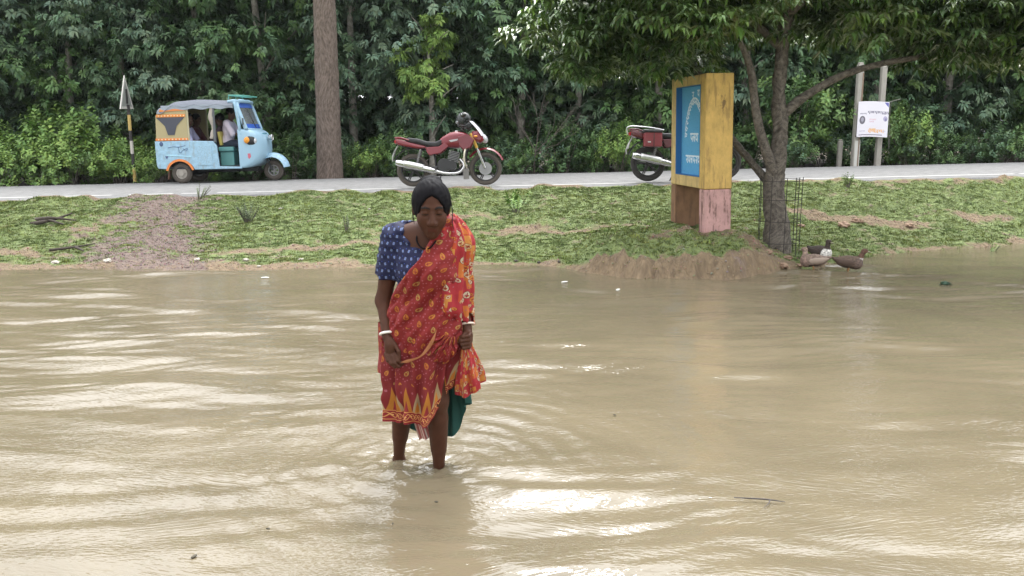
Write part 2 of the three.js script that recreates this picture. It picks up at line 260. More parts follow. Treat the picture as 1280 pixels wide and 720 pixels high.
// ---------- flood water ----------
{
  const legs = [[-0.37, -4.27], [-0.595, -4.42]];
  const r = rng(31), W = [];
  for (let i = 0; i < 26; i++) { const L = 0.1 * Math.pow(1.17, i * 0.62) , a = 1.52 + (r() - 0.5) * 0.55 , k = 6.283 / L; W.push([k * Math.cos(a), k * Math.sin(a), L * 0.0034 * (0.6 + 0.8 * r()), r() * 6.28]); }
  const waveH = (x, z) => {
    let h = 0; const wx = x + 0.12 * N2(x * 0.55, z * 0.55), wz = z + 0.12 * N2(x * 0.5 + 20, z * 0.5);
    const calm = 0.4 + 0.9 * sstep(-0.35, 0.5, N2(x * 0.28 + 4, z * 0.33) + 0.35 * N2(x * 0.9, z * 0.8));
    for (const w of W) h += w[2] * Math.sin(w[0] * wx + w[1] * wz + w[3]);
    h *= calm;
    for (const [lx, lz] of legs) { const d = Math.hypot(x - lx, (z - lz) * 1.0) + 1e-3; const e = Math.exp(-d * 1.5) * sstep(0.03, 0.12, d); h += e * (0.006 * Math.sin(d * 38 + 1.5 * N2(x * 2, z * 2)) + 0.003 * Math.sin(d * 19 + lx * 9)); h += 0.012 * Math.exp(-d * 6) * N2(x * 14, z * 14); }
    // bow waves that fan out behind and beside the wader
    const q = Math.abs(x + 0.48), s = (z + 4.15) - 0.16 * q; h += 0.0065 * Math.exp(-q * (x < -0.48 ? 0.22 : 0.6)) * sstep(0.15, 0.5, q) * Math.sin(s * 21 + 0.8 * N2(x, z)) * Math.exp(-Math.pow(s - 0.25, 2) / 0.25);
    return h;
  };
  const xs = stepsOf([[-60, -9, 3], [-9, -4.5, 0.06], [-4.5, 4.5, 0.022], [4.5, 9, 0.06], [9, 60, 3]]);
  const zs = stepsOf([[4, -2.2, 0.3], [-2.2, -8, 0.02], [-8, -12, 0.035], [-12, -15.2, 0.1]]);
  const g = grid(xs, zs, (x, z) => (Math.abs(x) > 9 || z > -2 || z < -14 ? 0 : waveH(x, z)), (x, z) => [x / 2.3, z / 2.3]);
  const fine = dataTex(1024, 1024, (i, j) => { const v = 128 + 55 * tile(i, j * 1.0, 1024, 1024, 34, 3) + 45 * tile(i, j, 1024, 1024, 70, 6) + 20 * tile(i, j, 1024, 1024, 130, 9); return [v, v, v]; }, false);
  const silt = dataTex(512, 512, (i, j) => { const v = 1 + 0.09 * tile(i, j, 512, 512, 5, 4) + 0.05 * tile(i, j, 512, 512, 16, 7); return [toS(0.158 * v), toS(0.13 * v), toS(0.084 * v)]; });
  fine.repeat.set(0.8, 2.4); silt.repeat.set(0.35, 0.35);
  structure(mesh('water', g, new THREE.MeshPhysicalMaterial({ color: 0xffffff, map: silt, roughness: 0.03, ior: 1.42, bumpMap: fine, bumpScale: 0.0023, side: THREE.DoubleSide })));
}
// ---------- plants ----------
// leaves: each a folded blade of four corners; o = {p, d (direction), up, len, wid, col, curl}
class Leaves {
  constructor() { this.pos = []; this.nor = []; this.col = []; this.idx = []; }
  add(p, d, up, len, wid, col, droop = 0.3) {
    const s = d.clone().cross(up).normalize(), n = s.clone().cross(d).normalize(), b = this.pos.length / 3;
    const mid = p.clone().addScaledVector(d, len * 0.45).addScaledVector(n, len * 0.06), tip = p.clone().addScaledVector(d, len * (1 - droop * 0.2)); tip.y -= len * droop;
    const L = mid.clone().addScaledVector(s, wid * 0.5).addScaledVector(n, -wid * 0.12), R = mid.clone().addScaledVector(s, -wid * 0.5).addScaledVector(n, -wid * 0.12);
    const nl = n.clone().addScaledVector(s, 0.35).normalize(), nr = n.clone().addScaledVector(s, -0.35).normalize(), nt = n.clone().addScaledVector(d, droop).normalize();
    for (const [q, m] of [[p, n], [L, nl], [tip, nt], [R, nr]]) { this.pos.push(q.x, q.y, q.z); this.nor.push(m.x, m.y, m.z); this.col.push(...col); }
    this.idx.push(b, b + 1, b + 2, b, b + 2, b + 3);
  }
  get tris() { return this.idx.length / 3; }
  geo() { const g = new THREE.BufferGeometry(); g.setAttribute('position', new THREE.Float32BufferAttribute(this.pos, 3)); g.setAttribute('normal', new THREE.Float32BufferAttribute(this.nor, 3)); g.setAttribute('color', new THREE.Float32BufferAttribute(this.col, 3)); g.setIndex(this.idx); return g; }
}
const leafMat = (r = 0.5, t = 0) => new THREE.MeshPhysicalMaterial({ color: 0xffffff, vertexColors: true, roughness: r, side: THREE.DoubleSide, ...(t ? { transmission: t, thickness: 0 } : {}) });
const LEAF = leafMat(0.56), LEAFSOFT = leafMat(0.6);
const barkTex = (c0, c1, fx, fy) => dataTex(256, 512, (i, j) => { const a = 0.5 + 0.5 * tile(i, j, 256, 512, fx, 2) * 0.8 + 0.2 * tile(i, j, 256, 512, fy, 6), k = clamp(a + 0.25 * tile(i, j, 256, 512, 60, 11)); return [0, 1, 2].map(q => toS(lerp(c0[q], c1[q], k))); });
const barkBump = dataTex(256, 512, (i, j) => { const v = 128 + 70 * tile(i, j, 256, 512, 26, 2) + 50 * tile(i, j, 256, 512, 60, 5); return [v, v, v]; }, false);
const barkGrey = mat(0xffffff, 0.9, { map: rep(barkTex([0.055, 0.046, 0.038], [0.2, 0.175, 0.145], 14, 34), 1, 1), bumpMap: rep(barkBump, 1.5, 1.5), bumpScale: 0.01 });
const barkPale = mat(0xffffff, 0.9, { map: rep(barkTex([0.16, 0.145, 0.12], [0.36, 0.34, 0.3], 8, 24), 1, 1), bumpMap: rep(barkBump, 2, 2), bumpScale: 0.006 });
const barkBrown = mat(0xffffff, 0.92, { map: rep(barkTex([0.11, 0.083, 0.066], [0.27, 0.21, 0.175], 14, 30), 1.2, 0.5), bumpMap: rep(barkBump, 3, 1.2), bumpScale: 0.02 });
const rnd = (r, a, b) => a + (b - a) * r();
const dirOf = (az, el) => V(Math.cos(az) * Math.cos(el), Math.sin(el), Math.sin(az) * Math.cos(el));
const vary = (c, k, r) => { const m = 1 + (r() - 0.5) * k, y = (r() - 0.5) * k * 0.5; return [c[0] * m * (1 + y), c[1] * m, c[2] * m * (1 - y)]; };
// umbrella-like whorl of drooping leaves
function whorl(L, p, out, size, col, r, n = 12) {
  const ax = out.clone().add(V(0, 0.75, 0)).normalize(), s = (Math.abs(ax.y) < 0.95 ? V(0, 1, 0) : V(1, 0, 0)).cross(ax).normalize(), t = ax.clone().cross(s), a0 = r() * 6.28;
  for (let k = 0; k < n; k++) {
    const a = a0 + k * 2.4, e = rnd(r, -0.25, 0.65) , d = s.clone().multiplyScalar(Math.cos(a)).addScaledVector(t, Math.sin(a)).multiplyScalar(Math.cos(e)).addScaledVector(ax, Math.sin(e)).normalize();
    L.add(p.clone().addScaledVector(d, size * 0.12), d, ax, size * rnd(r, 0.75, 1.15), size * rnd(r, 0.36, 0.5), vary(col, 0.35, r), rnd(r, 0.25, 0.6));
  }
}
function clumpCrown(L, r, cx, cy, cz, rx, ry, rz, n, size, cols, spray = whorl, per = 11) {
  // bumpy crown: sub-clumps on an uneven body, sprays over their outsides and some within
  const subs = []; const m = Math.max(5, Math.round(n / 16));
  for (let i = 0; i < m; i++) { const az = r() * 6.28, el = Math.asin(rnd(r, -0.75, 1)), k = rnd(r, 0.5, 0.95), d = dirOf(az, el); subs.push([cx + d.x * rx * k, cy + d.y * ry * k, cz + d.z * rz * k, rnd(r, 0.24, 0.42) * Math.min(rx, rz), cols[Math.floor(r() * cols.length)]]); }
  for (const [x, y, z, R, c] of subs) for (let i = 0; i < n / m; i++) {
    const d = dirOf(r() * 6.28, Math.asin(rnd(r, -0.6, 1))), k = Math.pow(r(), 0.4); spray(L, V(x + d.x * R * k, y + d.y * R * k * 0.8, z + d.z * R * k), d, size * rnd(r, 0.8, 1.2), vary(c, 0.25, r), r, per);
  }
}
const blueGreen = [[0.095, 0.165, 0.088], [0.12, 0.195, 0.115], [0.09, 0.16, 0.075], [0.15, 0.225, 0.145]], midGreen = [[0.085, 0.165, 0.045], [0.11, 0.195, 0.055], [0.07, 0.14, 0.045]], limeGreen = [[0.17, 0.28, 0.055], [0.2, 0.32, 0.07], [0.13, 0.23, 0.05]];

// tall slender plantation trees behind the road
function forestTree(seed, h, rx, low, cols, n, size, lean = 0.3) {
  const r = rng(seed), g = new THREE.Group(), L = new Leaves();
  const top = [rnd(r, -lean, lean), h * 0.92, rnd(r, -lean, lean)], mid = [top[0] * 0.3 + rnd(r, -0.1, 0.1), h * 0.45, top[2] * 0.3];
  const parts = [tube([[0, -0.3, 0], [mid[0] * 0.3, h * 0.2, 0], mid, top], [0.14, 0.11, 0.085, 0.03], 7, 10)];
  for (let i = 0; i < 9; i++) { const t = rnd(r, 0.18, 0.85), y = h * t, bx = lerp(0, top[0], t * t), bz = lerp(0, top[2], t * t), d = dirOf(r() * 6.28, rnd(r, 0.5, 1)), l = rnd(r, 0.8, 1.7); parts.push(tube([[bx, y, bz], [bx + d.x * l * 0.5, y + d.y * l * 0.6, bz + d.z * l * 0.5], [bx + d.x * l, y + d.y * l, bz + d.z * l]], [0.035, 0.022, 0.01], 5, 4)); }
  mesh('trunk', parts, barkPale, g);
  const layers = Math.max(3, Math.round((h - low) / 1.5));
  for (let i = 0; i < layers; i++) { const t = (i + 0.5) / layers, y = lerp(low, h, t), w = rx * (0.72 + 0.4 * Math.sin(Math.PI * Math.min(1, t * 1.15 + 0.1))) * rnd(r, 0.8, 1.15), ox = lerp(mid[0], top[0], t) + rnd(r, -0.35, 0.35), oz = rnd(r, -0.35, 0.35); clumpCrown(L, r, ox, y, oz, w, 1.05, w, Math.round(n / layers * (y > 6.5 ? 0.55 : 1.15)), size, cols); }
  mesh('crown', L.geo(), LEAF, g);
  return g;
}
function place(proto, name, label, category, x, z, turn, s, group, y) { const c = proto.clone(); c.name = numbered(name); c.position.set(x, y ?? landH(x, z) - 0.02, z); c.rotation.y = turn; Array.isArray(s) ? c.scale.set(...s) : c.scale.setScalar(s); c.userData = { label, category }; if (group) c.userData.group = group; scene.add(c); return c; }
{
  const P = [forestTree(101, 10.4, 1.75, 1.0, blueGreen, 2600, 0.165), forestTree(102, 9.2, 1.6, 0.7, blueGreen, 2400, 0.15), forestTree(103, 10.8, 1.9, 1.6, [...blueGreen, midGreen[2]], 2600, 0.18), forestTree(104, 8.6, 1.8, 0.6, [...midGreen, blueGreen[2]], 2400, 0.14)];
  const r = rng(400), labs = ['slender pale-stemmed tree with whorled blue-green leaves in the wood', 'shorter blue-green tree leafy almost to the ground in the wood', 'tall broad tree with large grey-green leaf whorls in the wood', 'small-leaved mid-green tree with low foliage in the wood'];
  const rows = [[-23.9, -29, 29, 2.0], [-26, -30, 30, 2.1], [-28.5, -32, 32, 2.5], [-31.5, -34, 34, 2.9]];
  rows.forEach(([z, a, b, st], k) => { for (let x = a + (k % 2) * st * 0.5; x < b; x += st * rnd(r, 0.8, 1.2)) {
    const zz = z + rnd(r, -0.7, 0.7) - (k === 0 && x > 6.6 && x < 9.8 ? 1.6 : 0); const w = Math.floor(r() * 4); place(P[w], 'forest_tree', labs[w], 'tree', x, zz, r() * 6.28, rnd(r, 0.85, 1.15), 'trees of the wood behind the road'); } });
}
// low leafy spray used for bushes
function sprig(L, p, out, size, col, r, n = 8) {
  const ax = out.clone().add(V(0, 0.9, 0)).normalize(), s = (Math.abs(ax.y) < 0.95 ? V(0, 1, 0) : V(1, 0, 0)).cross(ax).normalize(), t = ax.clone().cross(s);
  for (let k = 0; k < n; k++) { const a = k * 2.4 + r(), q = k / n, d = s.clone().multiplyScalar(Math.cos(a)).addScaledVector(t, Math.sin(a)).addScaledVector(ax, 0.55).normalize(); L.add(p.clone().addScaledVector(ax, size * q * 1.3), d, ax, size * rnd(r, 0.5, 0.8), size * rnd(r, 0.24, 0.36), vary(col, 0.4, r), 0.2); }
}
function bushProto(seed, w, h, cols, n, size) {
  const r = rng(seed), g = new THREE.Group(), L = new Leaves(), st = [];
  for (let i = 0; i < 7; i++) { const a = r() * 6.28, l = w * rnd(r, 0.2, 0.45); st.push(tube([[0.06 * Math.cos(a), -0.05, 0.06 * Math.sin(a)], [l * 0.5 * Math.cos(a), h * 0.4, l * 0.5 * Math.sin(a)], [l * Math.cos(a), h * 0.75, l * Math.sin(a)]], [0.018, 0.012, 0.006], 5, 5)); }
  mesh('stem', st, barkGrey, g);
  clumpCrown(L, r, 0, h * 0.5, 0, w * 0.5, h * 0.5, w * 0.5, n, size, cols, sprig, 9);
  mesh('foliage', L.geo(), LEAFSOFT, g); return g;
}
{
  const B = [bushProto(201, 1.7, 1.3, limeGreen, 260, 0.17), bushProto(202, 1.4, 1.0, [...limeGreen, midGreen[1]], 220, 0.16), bushProto(203, 1.7, 1.5, midGreen, 260, 0.18), bushProto(204, 1.5, 0.9, [...midGreen, ...blueGreen], 220, 0.15), bushProto(205, 2.2, 2.3, [...midGreen, limeGreen[2]], 460, 0.22)];
  const r = rng(41);
  const lime = 'low lime-green bush on the far verge beside the striped sign pole', mid = 'leafy green undergrowth bush at the foot of the wood';
  for (const [x, z, s] of [[-13.4, -21.8, 1.1], [-12.4, -21.4, 1], [-11.5, -21.8, 1.15], [-10.6, -21.3, 0.9], [-9.6, -21.6, 0.9], [-8.5, -21.4, 0.75], [-13, -22.6, 1.5], [-11.9, -22.7, 1.45], [-10.8, -22.5, 1.4], [-9.9, -22.4, 1.1], [-8.9, -22.3, 0.9], [-7.6, -21.8, 0.6], [-12.4, -23.2, 1.7], [-11.1, -23.3, 1.6]]) place(B[Math.floor(r() * 2)], 'lime_bush', lime, 'bush', x, z, r() * 6, [s, s * 0.9, s], 'lime bushes on the far verge');
  for (let x = -7.4; x < 16; x += rnd(r, 0.75, 1.15)) { const z = -21.75 - rnd(r, 0, 0.9); if (x > 7.6 && x < 9.6) continue; place(B[2 + Math.floor(r() * 2)], 'undergrowth_bush', mid, 'bush', x, z, r() * 6, rnd(r, 0.5, 0.85), 'undergrowth along the wood'); }
  for (let x = -8; x < 16; x += rnd(r, 0.8, 1.1)) place(B[3], 'undergrowth_bush', mid, 'bush', x, -22.7 - rnd(r, 0, 0.5), r() * 6, rnd(r, 0.8, 1.2), 'undergrowth along the wood');
  for (let x = -15; x < 15; x += rnd(r, 0.55, 0.85)) place(B[4], 'thicket_bush', 'tall dark bush filling the gap under the wood', 'bush', x, -24 - rnd(r, 0, 9), r() * 6, rnd(r, 0.9, 1.3), 'tall bushes under the wood');
  // single bushes that stand out
  place(B[4], 'bright_bush', 'tall bright green bush beside the two grey posts', 'bush', 7.0, -22.3, 1, [1.0, 1.05, 1.0]);
  place(B[0], 'sapling_bush', 'lime bush beside the thick brown trunk across the road', 'bush', -3.4, -21.7, 2, [0.7, 0.75, 0.7]);
  place(B[0], 'verge_bush', 'pale green feathery bush across the road between the two motorcycles', 'bush', 2.6, -21.6, 2, [0.6, 0.9, 0.6]);
  place(B[1], 'yellow_bush', 'yellowish leafy bush to the side of the white poster', 'bush', 9.9, -22.3, 0.5, [0.9, 1.35, 0.9]);
  const T = forestTree(301, 5.2, 1.0, 2.4, limeGreen, 420, 0.15); place(T, 'young_tree', 'young tree with bright lime leaves standing out of the dark wood', 'tree', -2.0, -22.3, 1, 0.8);
}
{
  const t = thing('bare_sapling', 'leafless grey sapling with spreading twigs before the dark wood', 'tree', [0.55, landH(0.55, -22.2), -22.2]), q = rng(93), st = [];
  const grow = (p, d, l, r, n) => { const e = p.clone().addScaledVector(d, l), m = p.clone().lerp(e, 0.5).add(V(0.06 * (q() - 0.5), 0.05, 0.06 * (q() - 0.5))); st.push(tube([p.toArray(), m.toArray(), e.toArray()], [r, r * 0.85, r * 0.7], 5, 4)); if (n) for (let k = 0; k < 2 + (q() < 0.5 ? 1 : 0); k++) grow(k ? e : m, d.clone().add(V(1.1 * (q() - 0.5), 0.5 * (q() - 0.35), 0.8 * (q() - 0.5))).normalize(), l * rnd(q, 0.6, 0.85), r * 0.62, n - 1); };
  grow(V(0, -0.05, 0), V(0.05, 1, 0).normalize(), 1.0, 0.03, 0); mesh('trunk', st.splice(0), barkGrey, t);
  for (const d of [V(0.8, 0.7, 0.1), V(-0.5, 0.8, 0.1), V(0.1, 1, 0), V(0.95, 0.45, 0.2)]) grow(V(0.05, 0.75 + 0.2 * q(), 0), d.normalize(), 0.75, 0.018, 3); mesh('branches', st, barkGrey, t); t.scale.setScalar(0.8);
}
// thick bare trunk across the road; its crown is far above
{
  const x = -4.37, z = -21.25, y = landH(x, z), t = thing('tall_tree', 'tall straight thick brown trunk across the road beside the blue rickshaw', 'tree', [x, y, z]);
  const r = rng(61), L = new Leaves();
  mesh('trunk', tube([[0, -0.3, 0], [0.01, 1.2, 0], [0.02, 4, 0], [0.1, 8, 0], [0.15, 13, 0]], t => 0.255 + 0.10 * Math.exp(-t * 22) + 0.05 * (1 - t) - 0.1 * t * t, 26, 80, (p, a, t) => 0.012 * N3(Math.cos(a) * 4, p.y * 1.5, Math.sin(a) * 4) + 0.01 * N3(Math.cos(a) * 11, p.y * 5, Math.sin(a) * 11)), barkBrown, t);
  const limbs = []; for (let i = 0; i < 7; i++) { const a = i * 0.9, l = rnd(r, 1.5, 2.6); limbs.push(tube([[0.12, 9.2 + i * 0.5, 0], [l * 0.6 * Math.cos(a), 10.4 + i * 0.5, l * 0.6 * Math.sin(a)], [l * Math.cos(a), 11.6 + i * 0.5, l * Math.sin(a)]], [0.1, 0.06, 0.03], 6, 5)); }
  mesh('limb', limbs, barkBrown, t);
  clumpCrown(L, r, 0.1, 12.6, 0, 2.8, 2.4, 2.8, 420, 0.4, midGreen); mesh('crown', L.geo(), LEAF, t);
}
// spreading roadside tree beside the board
{
  const x = 3.47, z = -11.55, y = landH(x, z) - 0.05, t = thing('shade_tree', 'broad leafy tree with forked trunk inside a wire guard by the water', 'tree', [x, y, z]);
  const r = rng(71), lump = (p, a) => 0.022 * N3(Math.cos(a) * 2.2, p.y * 3.1, Math.sin(a) * 2.2) + 0.01 * N3(Math.cos(a) * 6, p.y * 9, Math.sin(a) * 6);
  mesh('trunk', tube([[0.04, -0.15, 0], [0.02, 0.3, 0], [-0.06, 0.8, 0], [-0.03, 1.15, 0], [-0.01, 1.5, 0.02], [-0.05, 2.0, 0.02], [-0.03, 2.7, 0], [0.06, 3.6, 0], [0.05, 4.8, 0]], [0.2, 0.16, 0.128, 0.112, 0.095, 0.08, 0.07, 0.06, 0.04], 22, 70, lump), barkGrey, t);
  const limb = (pts, rad) => mesh('limb', tube(pts, rad, 12, 26, (p, a) => 0.35 * lump(p, a)), barkGrey, t);
  limb([[-0.05, 1.0, 0.02], [-0.2, 1.3, 0.1], [-0.36, 1.75, 0.15], [-0.5, 2.4, 0.2], [-0.9, 3.0, 0.3], [-1.6, 3.5, 0.5]], [0.08, 0.066, 0.054, 0.044, 0.034, 0.016]);
  limb([[0.0, 1.75, 0], [0.25, 1.98, 0.05], [0.7, 2.25, 0.1], [1.2, 2.4, 0.1], [2.0, 2.55, 0.25], [2.9, 2.95, 0.3]], [0.065, 0.055, 0.045, 0.04, 0.03, 0.016]);
  limb([[-0.05, 0.85, -0.05], [-0.3, 1.15, -0.2], [-0.62, 1.6, -0.4], [-0.95, 2.3, -0.5], [-1.6, 2.8, -0.8]], [0.06, 0.048, 0.04, 0.03, 0.016]);
  limb([[-0.03, 2.6, 0], [-0.6, 3.1, -0.2], [-1.4, 3.5, -0.5], [-2.3, 3.7, -0.8]], [0.06, 0.05, 0.035, 0.02]);
  limb([[0.0, 3.0, 0], [0.5, 3.5, 0.4], [1.2, 3.9, 0.9], [2.0, 4.1, 1.3]], [0.06, 0.045, 0.035, 0.02]);
  limb([[0.0, 2.4, 0], [0.2, 2.9, -0.6], [0.6, 3.3, -1.3], [1.2, 3.6, -2.0]], [0.055, 0.045, 0.035, 0.02]);
  // drooping sprays of long narrow leaves
  const hang = (L, p, out, size, col, r, n) => { const ax = out.clone().multiply(V(1, 0.35, 1)).add(V(0, 0.1, 0)).normalize(); for (let k = 0; k < n; k++) { const a = k * 2.4 + r(), q = k / n, d = V(Math.cos(a), rnd(r, -0.75, 0.15), Math.sin(a)).addScaledVector(ax, 0.8).normalize(), b = p.clone().addScaledVector(ax, size * q * 1.1); b.y -= size * 0.45 * q * q; L.add(b, d, V(0, 1, 0), size * rnd(r, 0.55, 0.85), size * rnd(r, 0.22, 0.32), vary(col, 0.45, r), rnd(r, 0.25, 0.6)); } };
  const C = [[0.1, 0.19, 0.036], [0.12, 0.215, 0.043], [0.085, 0.165, 0.035], [0.18, 0.3, 0.055]];
  const L = new Leaves();
  for (const [cx, cy, cz, rx, ry, rz, n] of [
    [-1.9, 2.85, 0.25, 1.25, 0.75, 1.2, 300], [-1.0, 2.75, 0.75, 1.1, 0.6, 0.9, 230], [-2.6, 2.5, 0.0, 0.75, 0.6, 0.9, 130], [-0.9, 3.3, -0.6, 1.4, 0.8, 1.3, 200], [0.5, 3.2, 0.6, 1.0, 0.6, 1.0, 180],
    [1.4, 2.85, 0.3, 1.2, 0.6, 1.2, 260], [2.4, 2.75, 0.2, 1.2, 0.65, 1.2, 260], [3.3, 2.75, 0.3, 1.1, 0.75, 1.1, 200], [2.6, 3.5, 0.0, 1.6, 0.8, 1.6, 220], [0.7, 3.0, -1.1, 1.3, 0.6, 1.1, 190], [0, 4.3, 0, 2.2, 1.1, 2.0, 330], [-1.5, 3.9, 0.2, 1.5, 0.8, 1.5, 200], [1.8, 4.4, 0.2, 1.8, 1.0, 1.8, 200], [-1.5, 2.35, -0.7, 0.9, 0.5, 0.6, 110], [4.2, 3.0, 0.2, 0.9, 0.8, 1.0, 110], [3.3, 2.3, 0.35, 1.0, 0.45, 0.9, 130], [2.2, 2.4, 0.4, 0.9, 0.4, 0.8, 90], [-2.45, 2.15, 0.1, 0.6, 0.45, 0.7, 90], [-1.6, 2.3, 0.3, 0.8, 0.35, 0.7, 90]])
    clumpCrown(L, r, cx, cy + (cx < 0.4 ? 0.3 : 0.22), cz - 0.25, rx, ry, rz, Math.round(n * 1.8), 0.175, C, hang, 12);
  mesh('crown', L.geo(), leafMat(0.4, 0.4), t);
}
// ---------- grass and small plants on the bank ----------
{
  const r = rng(81), protos = [];
  for (let v = 0; v < 3; v++) {
    const pos = [], nor = [], idx = [], col = [], q = rng(820 + v);
    for (let k = 0; k < 8; k++) {
      const a = q() * 6.28, x = (q() - 0.5) * 0.09, z = (q() - 0.5) * 0.09, h = 0.008 + q() * 0.013, w = 0.0032 + q() * 0.003, lx = Math.cos(a) * h * (0.3 + q() * 0.9), lz = Math.sin(a) * h * (0.3 + q() * 0.9), sx = -Math.sin(a) * w, sz = Math.cos(a) * w, b = pos.length / 3, t = 0.75 + 0.5 * q();
      for (const [f, g, m] of [[1, 0, 0], [-1, 0, 0], [0.75, 0.6, 0.4], [-0.75, 0.6, 0.4], [0, 1, 1]]) { pos.push(x + sx * f + lx * m, h * g * (1 - 0.15 * m), z + sz * f + lz * m); nor.push(0.4 * Math.cos(a), 0.9, 0.4 * Math.sin(a)); col.push(0.265 * t, 0.33 * t, 0.1 * t); }
      idx.push(b, b + 1, b + 2, b + 1, b + 3, b + 2, b + 2, b + 3, b + 4);
    }
    const g = new THREE.BufferGeometry(); g.setAttribute('position', new THREE.Float32BufferAttribute(pos, 3)); g.setAttribute('normal', new THREE.Float32BufferAttribute(nor, 3)); g.setAttribute('color', new THREE.Float32BufferAttribute(col, 3)); g.setIndex(idx); protos.push(g);
  }
  const gm = mat(0xffffff, 0.7, { vertexColors: true }), N = 60000, spots = [[], [], []], C = new THREE.Color();
  for (let tries = 0, n = 0; n < N && tries < N * 6; tries++) {
    const x = rnd(r, -9, 11.5), z = rnd(r, RN + 0.05, -10.05), d = shoreZ(x) - z; if (d < 0.0) continue;
    const [b, red] = soil(x, z); const keep = (1 - sstep(0.25, 0.62, b)) * (1 - 0.93 * red) * (0.72 + 0.28 * sstep(-0.35, 0.25, fbm(x * 2, z * 2.5))); if (r() > keep + 0.015) continue;
    if (x > 1.9 && x < 3.4 && z < -11.3 && z > -12.2 && r() < 0.5) continue;
    n++; const tall = 0.8 + 0.5 * r() * r() + (r() < 0.05 ? 0.8 + 1.4 * r() : 0) + (z < RN + 0.35 ? 0.7 * r() : 0), yl = fbm(x * 0.8 + 40, z * 0.8), m = new THREE.Matrix4().compose(V(x, landH(x, z) - 0.004, z), new THREE.Quaternion().setFromAxisAngle(V(0, 1, 0), r() * 6.28), V(1, tall, 1));
    spots[n % 3].push([m, [1.05 + 0.45 * yl + 0.3 * (r() - 0.5), 1.05 + 0.25 * yl + 0.2 * (r() - 0.5), 0.9 + 0.2 * (r() - 0.5)]]);
  }
  spots.forEach((s, k) => { const im = new THREE.InstancedMesh(protos[k], gm, s.length); im.name = numbered('grass'); s.forEach(([m, c], i) => { im.setMatrixAt(i, m); im.setColorAt(i, C.setRGB(...c)); }); im.userData = { kind: 'stuff', label: 'short green grass growing over the bank between road and water', category: 'grass' }; im.castShadow = im.receiveShadow = true; scene.add(im); });
  // loose grit on the trodden patches
  const sg = new THREE.IcosahedronGeometry(1, 0), pebbles = []; 
  for (let i = 0; i < 60000 && pebbles.length < 9000; i++) { const x = rnd(r, -8.5, 10), z = rnd(r, RN + 0.05, -10.1), d = shoreZ(x) - z; if (d < 0.01) continue; const [b, red] = soil(x, z); if (r() > 0.05 + Math.max(red, 0.55 * sstep(0.5, 0.8, b))) continue; const s = 0.005 + 0.011 * r() * r(); pebbles.push([new THREE.Matrix4().compose(V(x, landH(x, z) + s * 0.2, z), new THREE.Quaternion().setFromEuler(new THREE.Euler(r() * 6, r() * 6, r() * 6)), V(s, s * 0.7, s * 1.2)), red > 0.5 ? [0.15 + 0.09 * r(), 0.11 + 0.07 * r(), 0.095 + 0.06 * r()] : [0.2 + 0.14 * r(), 0.155 + 0.11 * r(), 0.11 + 0.08 * r()]]); }
  const im = new THREE.InstancedMesh(sg, mat(0xffffff, 0.9), pebbles.length); im.name = 'grit'; pebbles.forEach(([m, c], i) => { im.setMatrixAt(i, m); im.setColorAt(i, C.setRGB(...c)); }); im.userData = { kind: 'stuff', label: 'loose reddish grit scattered over the bare soil of the bank', category: 'gravel' }; im.castShadow = im.receiveShadow = true; scene.add(im);
  // weeds, each with its own stems
  const weed = (name, label, x, z, w, h, n, size, cols, up = 0.5) => { const q = rng(Math.round(x * 1000)), t = thing(name, label, 'plant', [x, landH(x, z), z]), L = new Leaves(), st = []; for (let i = 0; i < n; i++) { const a = q() * 6.28, k = w * Math.sqrt(q()) * 0.5, hh = h * rnd(q, 0.55, 1), e = [Math.cos(a) * k, hh, Math.sin(a) * k]; st.push(tube([[e[0] * 0.2, -0.02, e[2] * 0.2], [e[0] * 0.6, hh * 0.5, e[2] * 0.6], e], [0.006, 0.004, 0.002], 4, 3)); for (let j = 2; j < 7; j++) sprig(L, V(e[0] * (0.3 + j * 0.1), hh * j / 6.5, e[2] * (0.3 + j * 0.1)), V(Math.cos(a), up, Math.sin(a)), size, cols[Math.floor(q() * cols.length)], q, 4); } mesh('stem', st, barkGrey, t); mesh('foliage', L.geo(), LEAFSOFT, t); };
  const olive = [[0.09, 0.13, 0.05], [0.11, 0.15, 0.06]];
  weed('bank_shrub', 'small rounded olive shrub on the grassy bank below the rickshaw', -4.06, -13.5, 0.42, 0.3, 26, 0.05, olive);
  weed('broadleaf_weed', 'broad-leaved bright green weed growing below the red motorcycle', 0.06, -14.0, 0.4, 0.28, 9, 0.12, limeGreen);
  weed('thin_weed', 'thin dry upright weed on the bank between shrub and wader', -2.45, -13.0, 0.16, 0.26, 7, 0.035, olive);
  weed('edge_weed', 'small leafy weed at the road edge beyond the shade tree', 5.7, -15.0, 0.2, 0.2, 6, 0.06, limeGreen);
  weed('water_weed', 'thin green sprig rising at the water edge near the ducks', 6.9, -12.6, 0.25, 0.16, 6, 0.04, limeGreen);
  weed('tall_weed', 'tall grassy weed at the road edge under the rickshaw', -5.4, -15.2, 0.5, 0.26, 10, 0.04, [[0.13, 0.19, 0.06]], 1);
  weed('guard_weed', 'leafy weed beside the foot of the yellow board', 3.05, -12.9, 0.3, 0.3, 8, 0.08, midGreen);
  // stones
  const stone = (x, z, s, c, label) => { const q = rng(Math.round(900 + x * 77)), g = new THREE.IcosahedronGeometry(1, 2), p = g.attributes.position; for (let i = 0; i < p.count; i++) { const v = V(p.getX(i), p.getY(i), p.getZ(i)); v.multiplyScalar(s * (1 + 0.35 * N3(v.x * 1.3 + x * 9, v.y * 1.3, v.z * 1.3))); p.setXYZ(i, v.x * 1.3, v.y * 0.6, v.z); } g.computeVertexNormals(); const o = mesh('stone', g, mat(c, 0.9)); o.position.set(x, landH(x, z) + s * 0.2, z); o.rotation.y = q() * 6; tag(o, label, 'stone', 'stones on the bank'); };
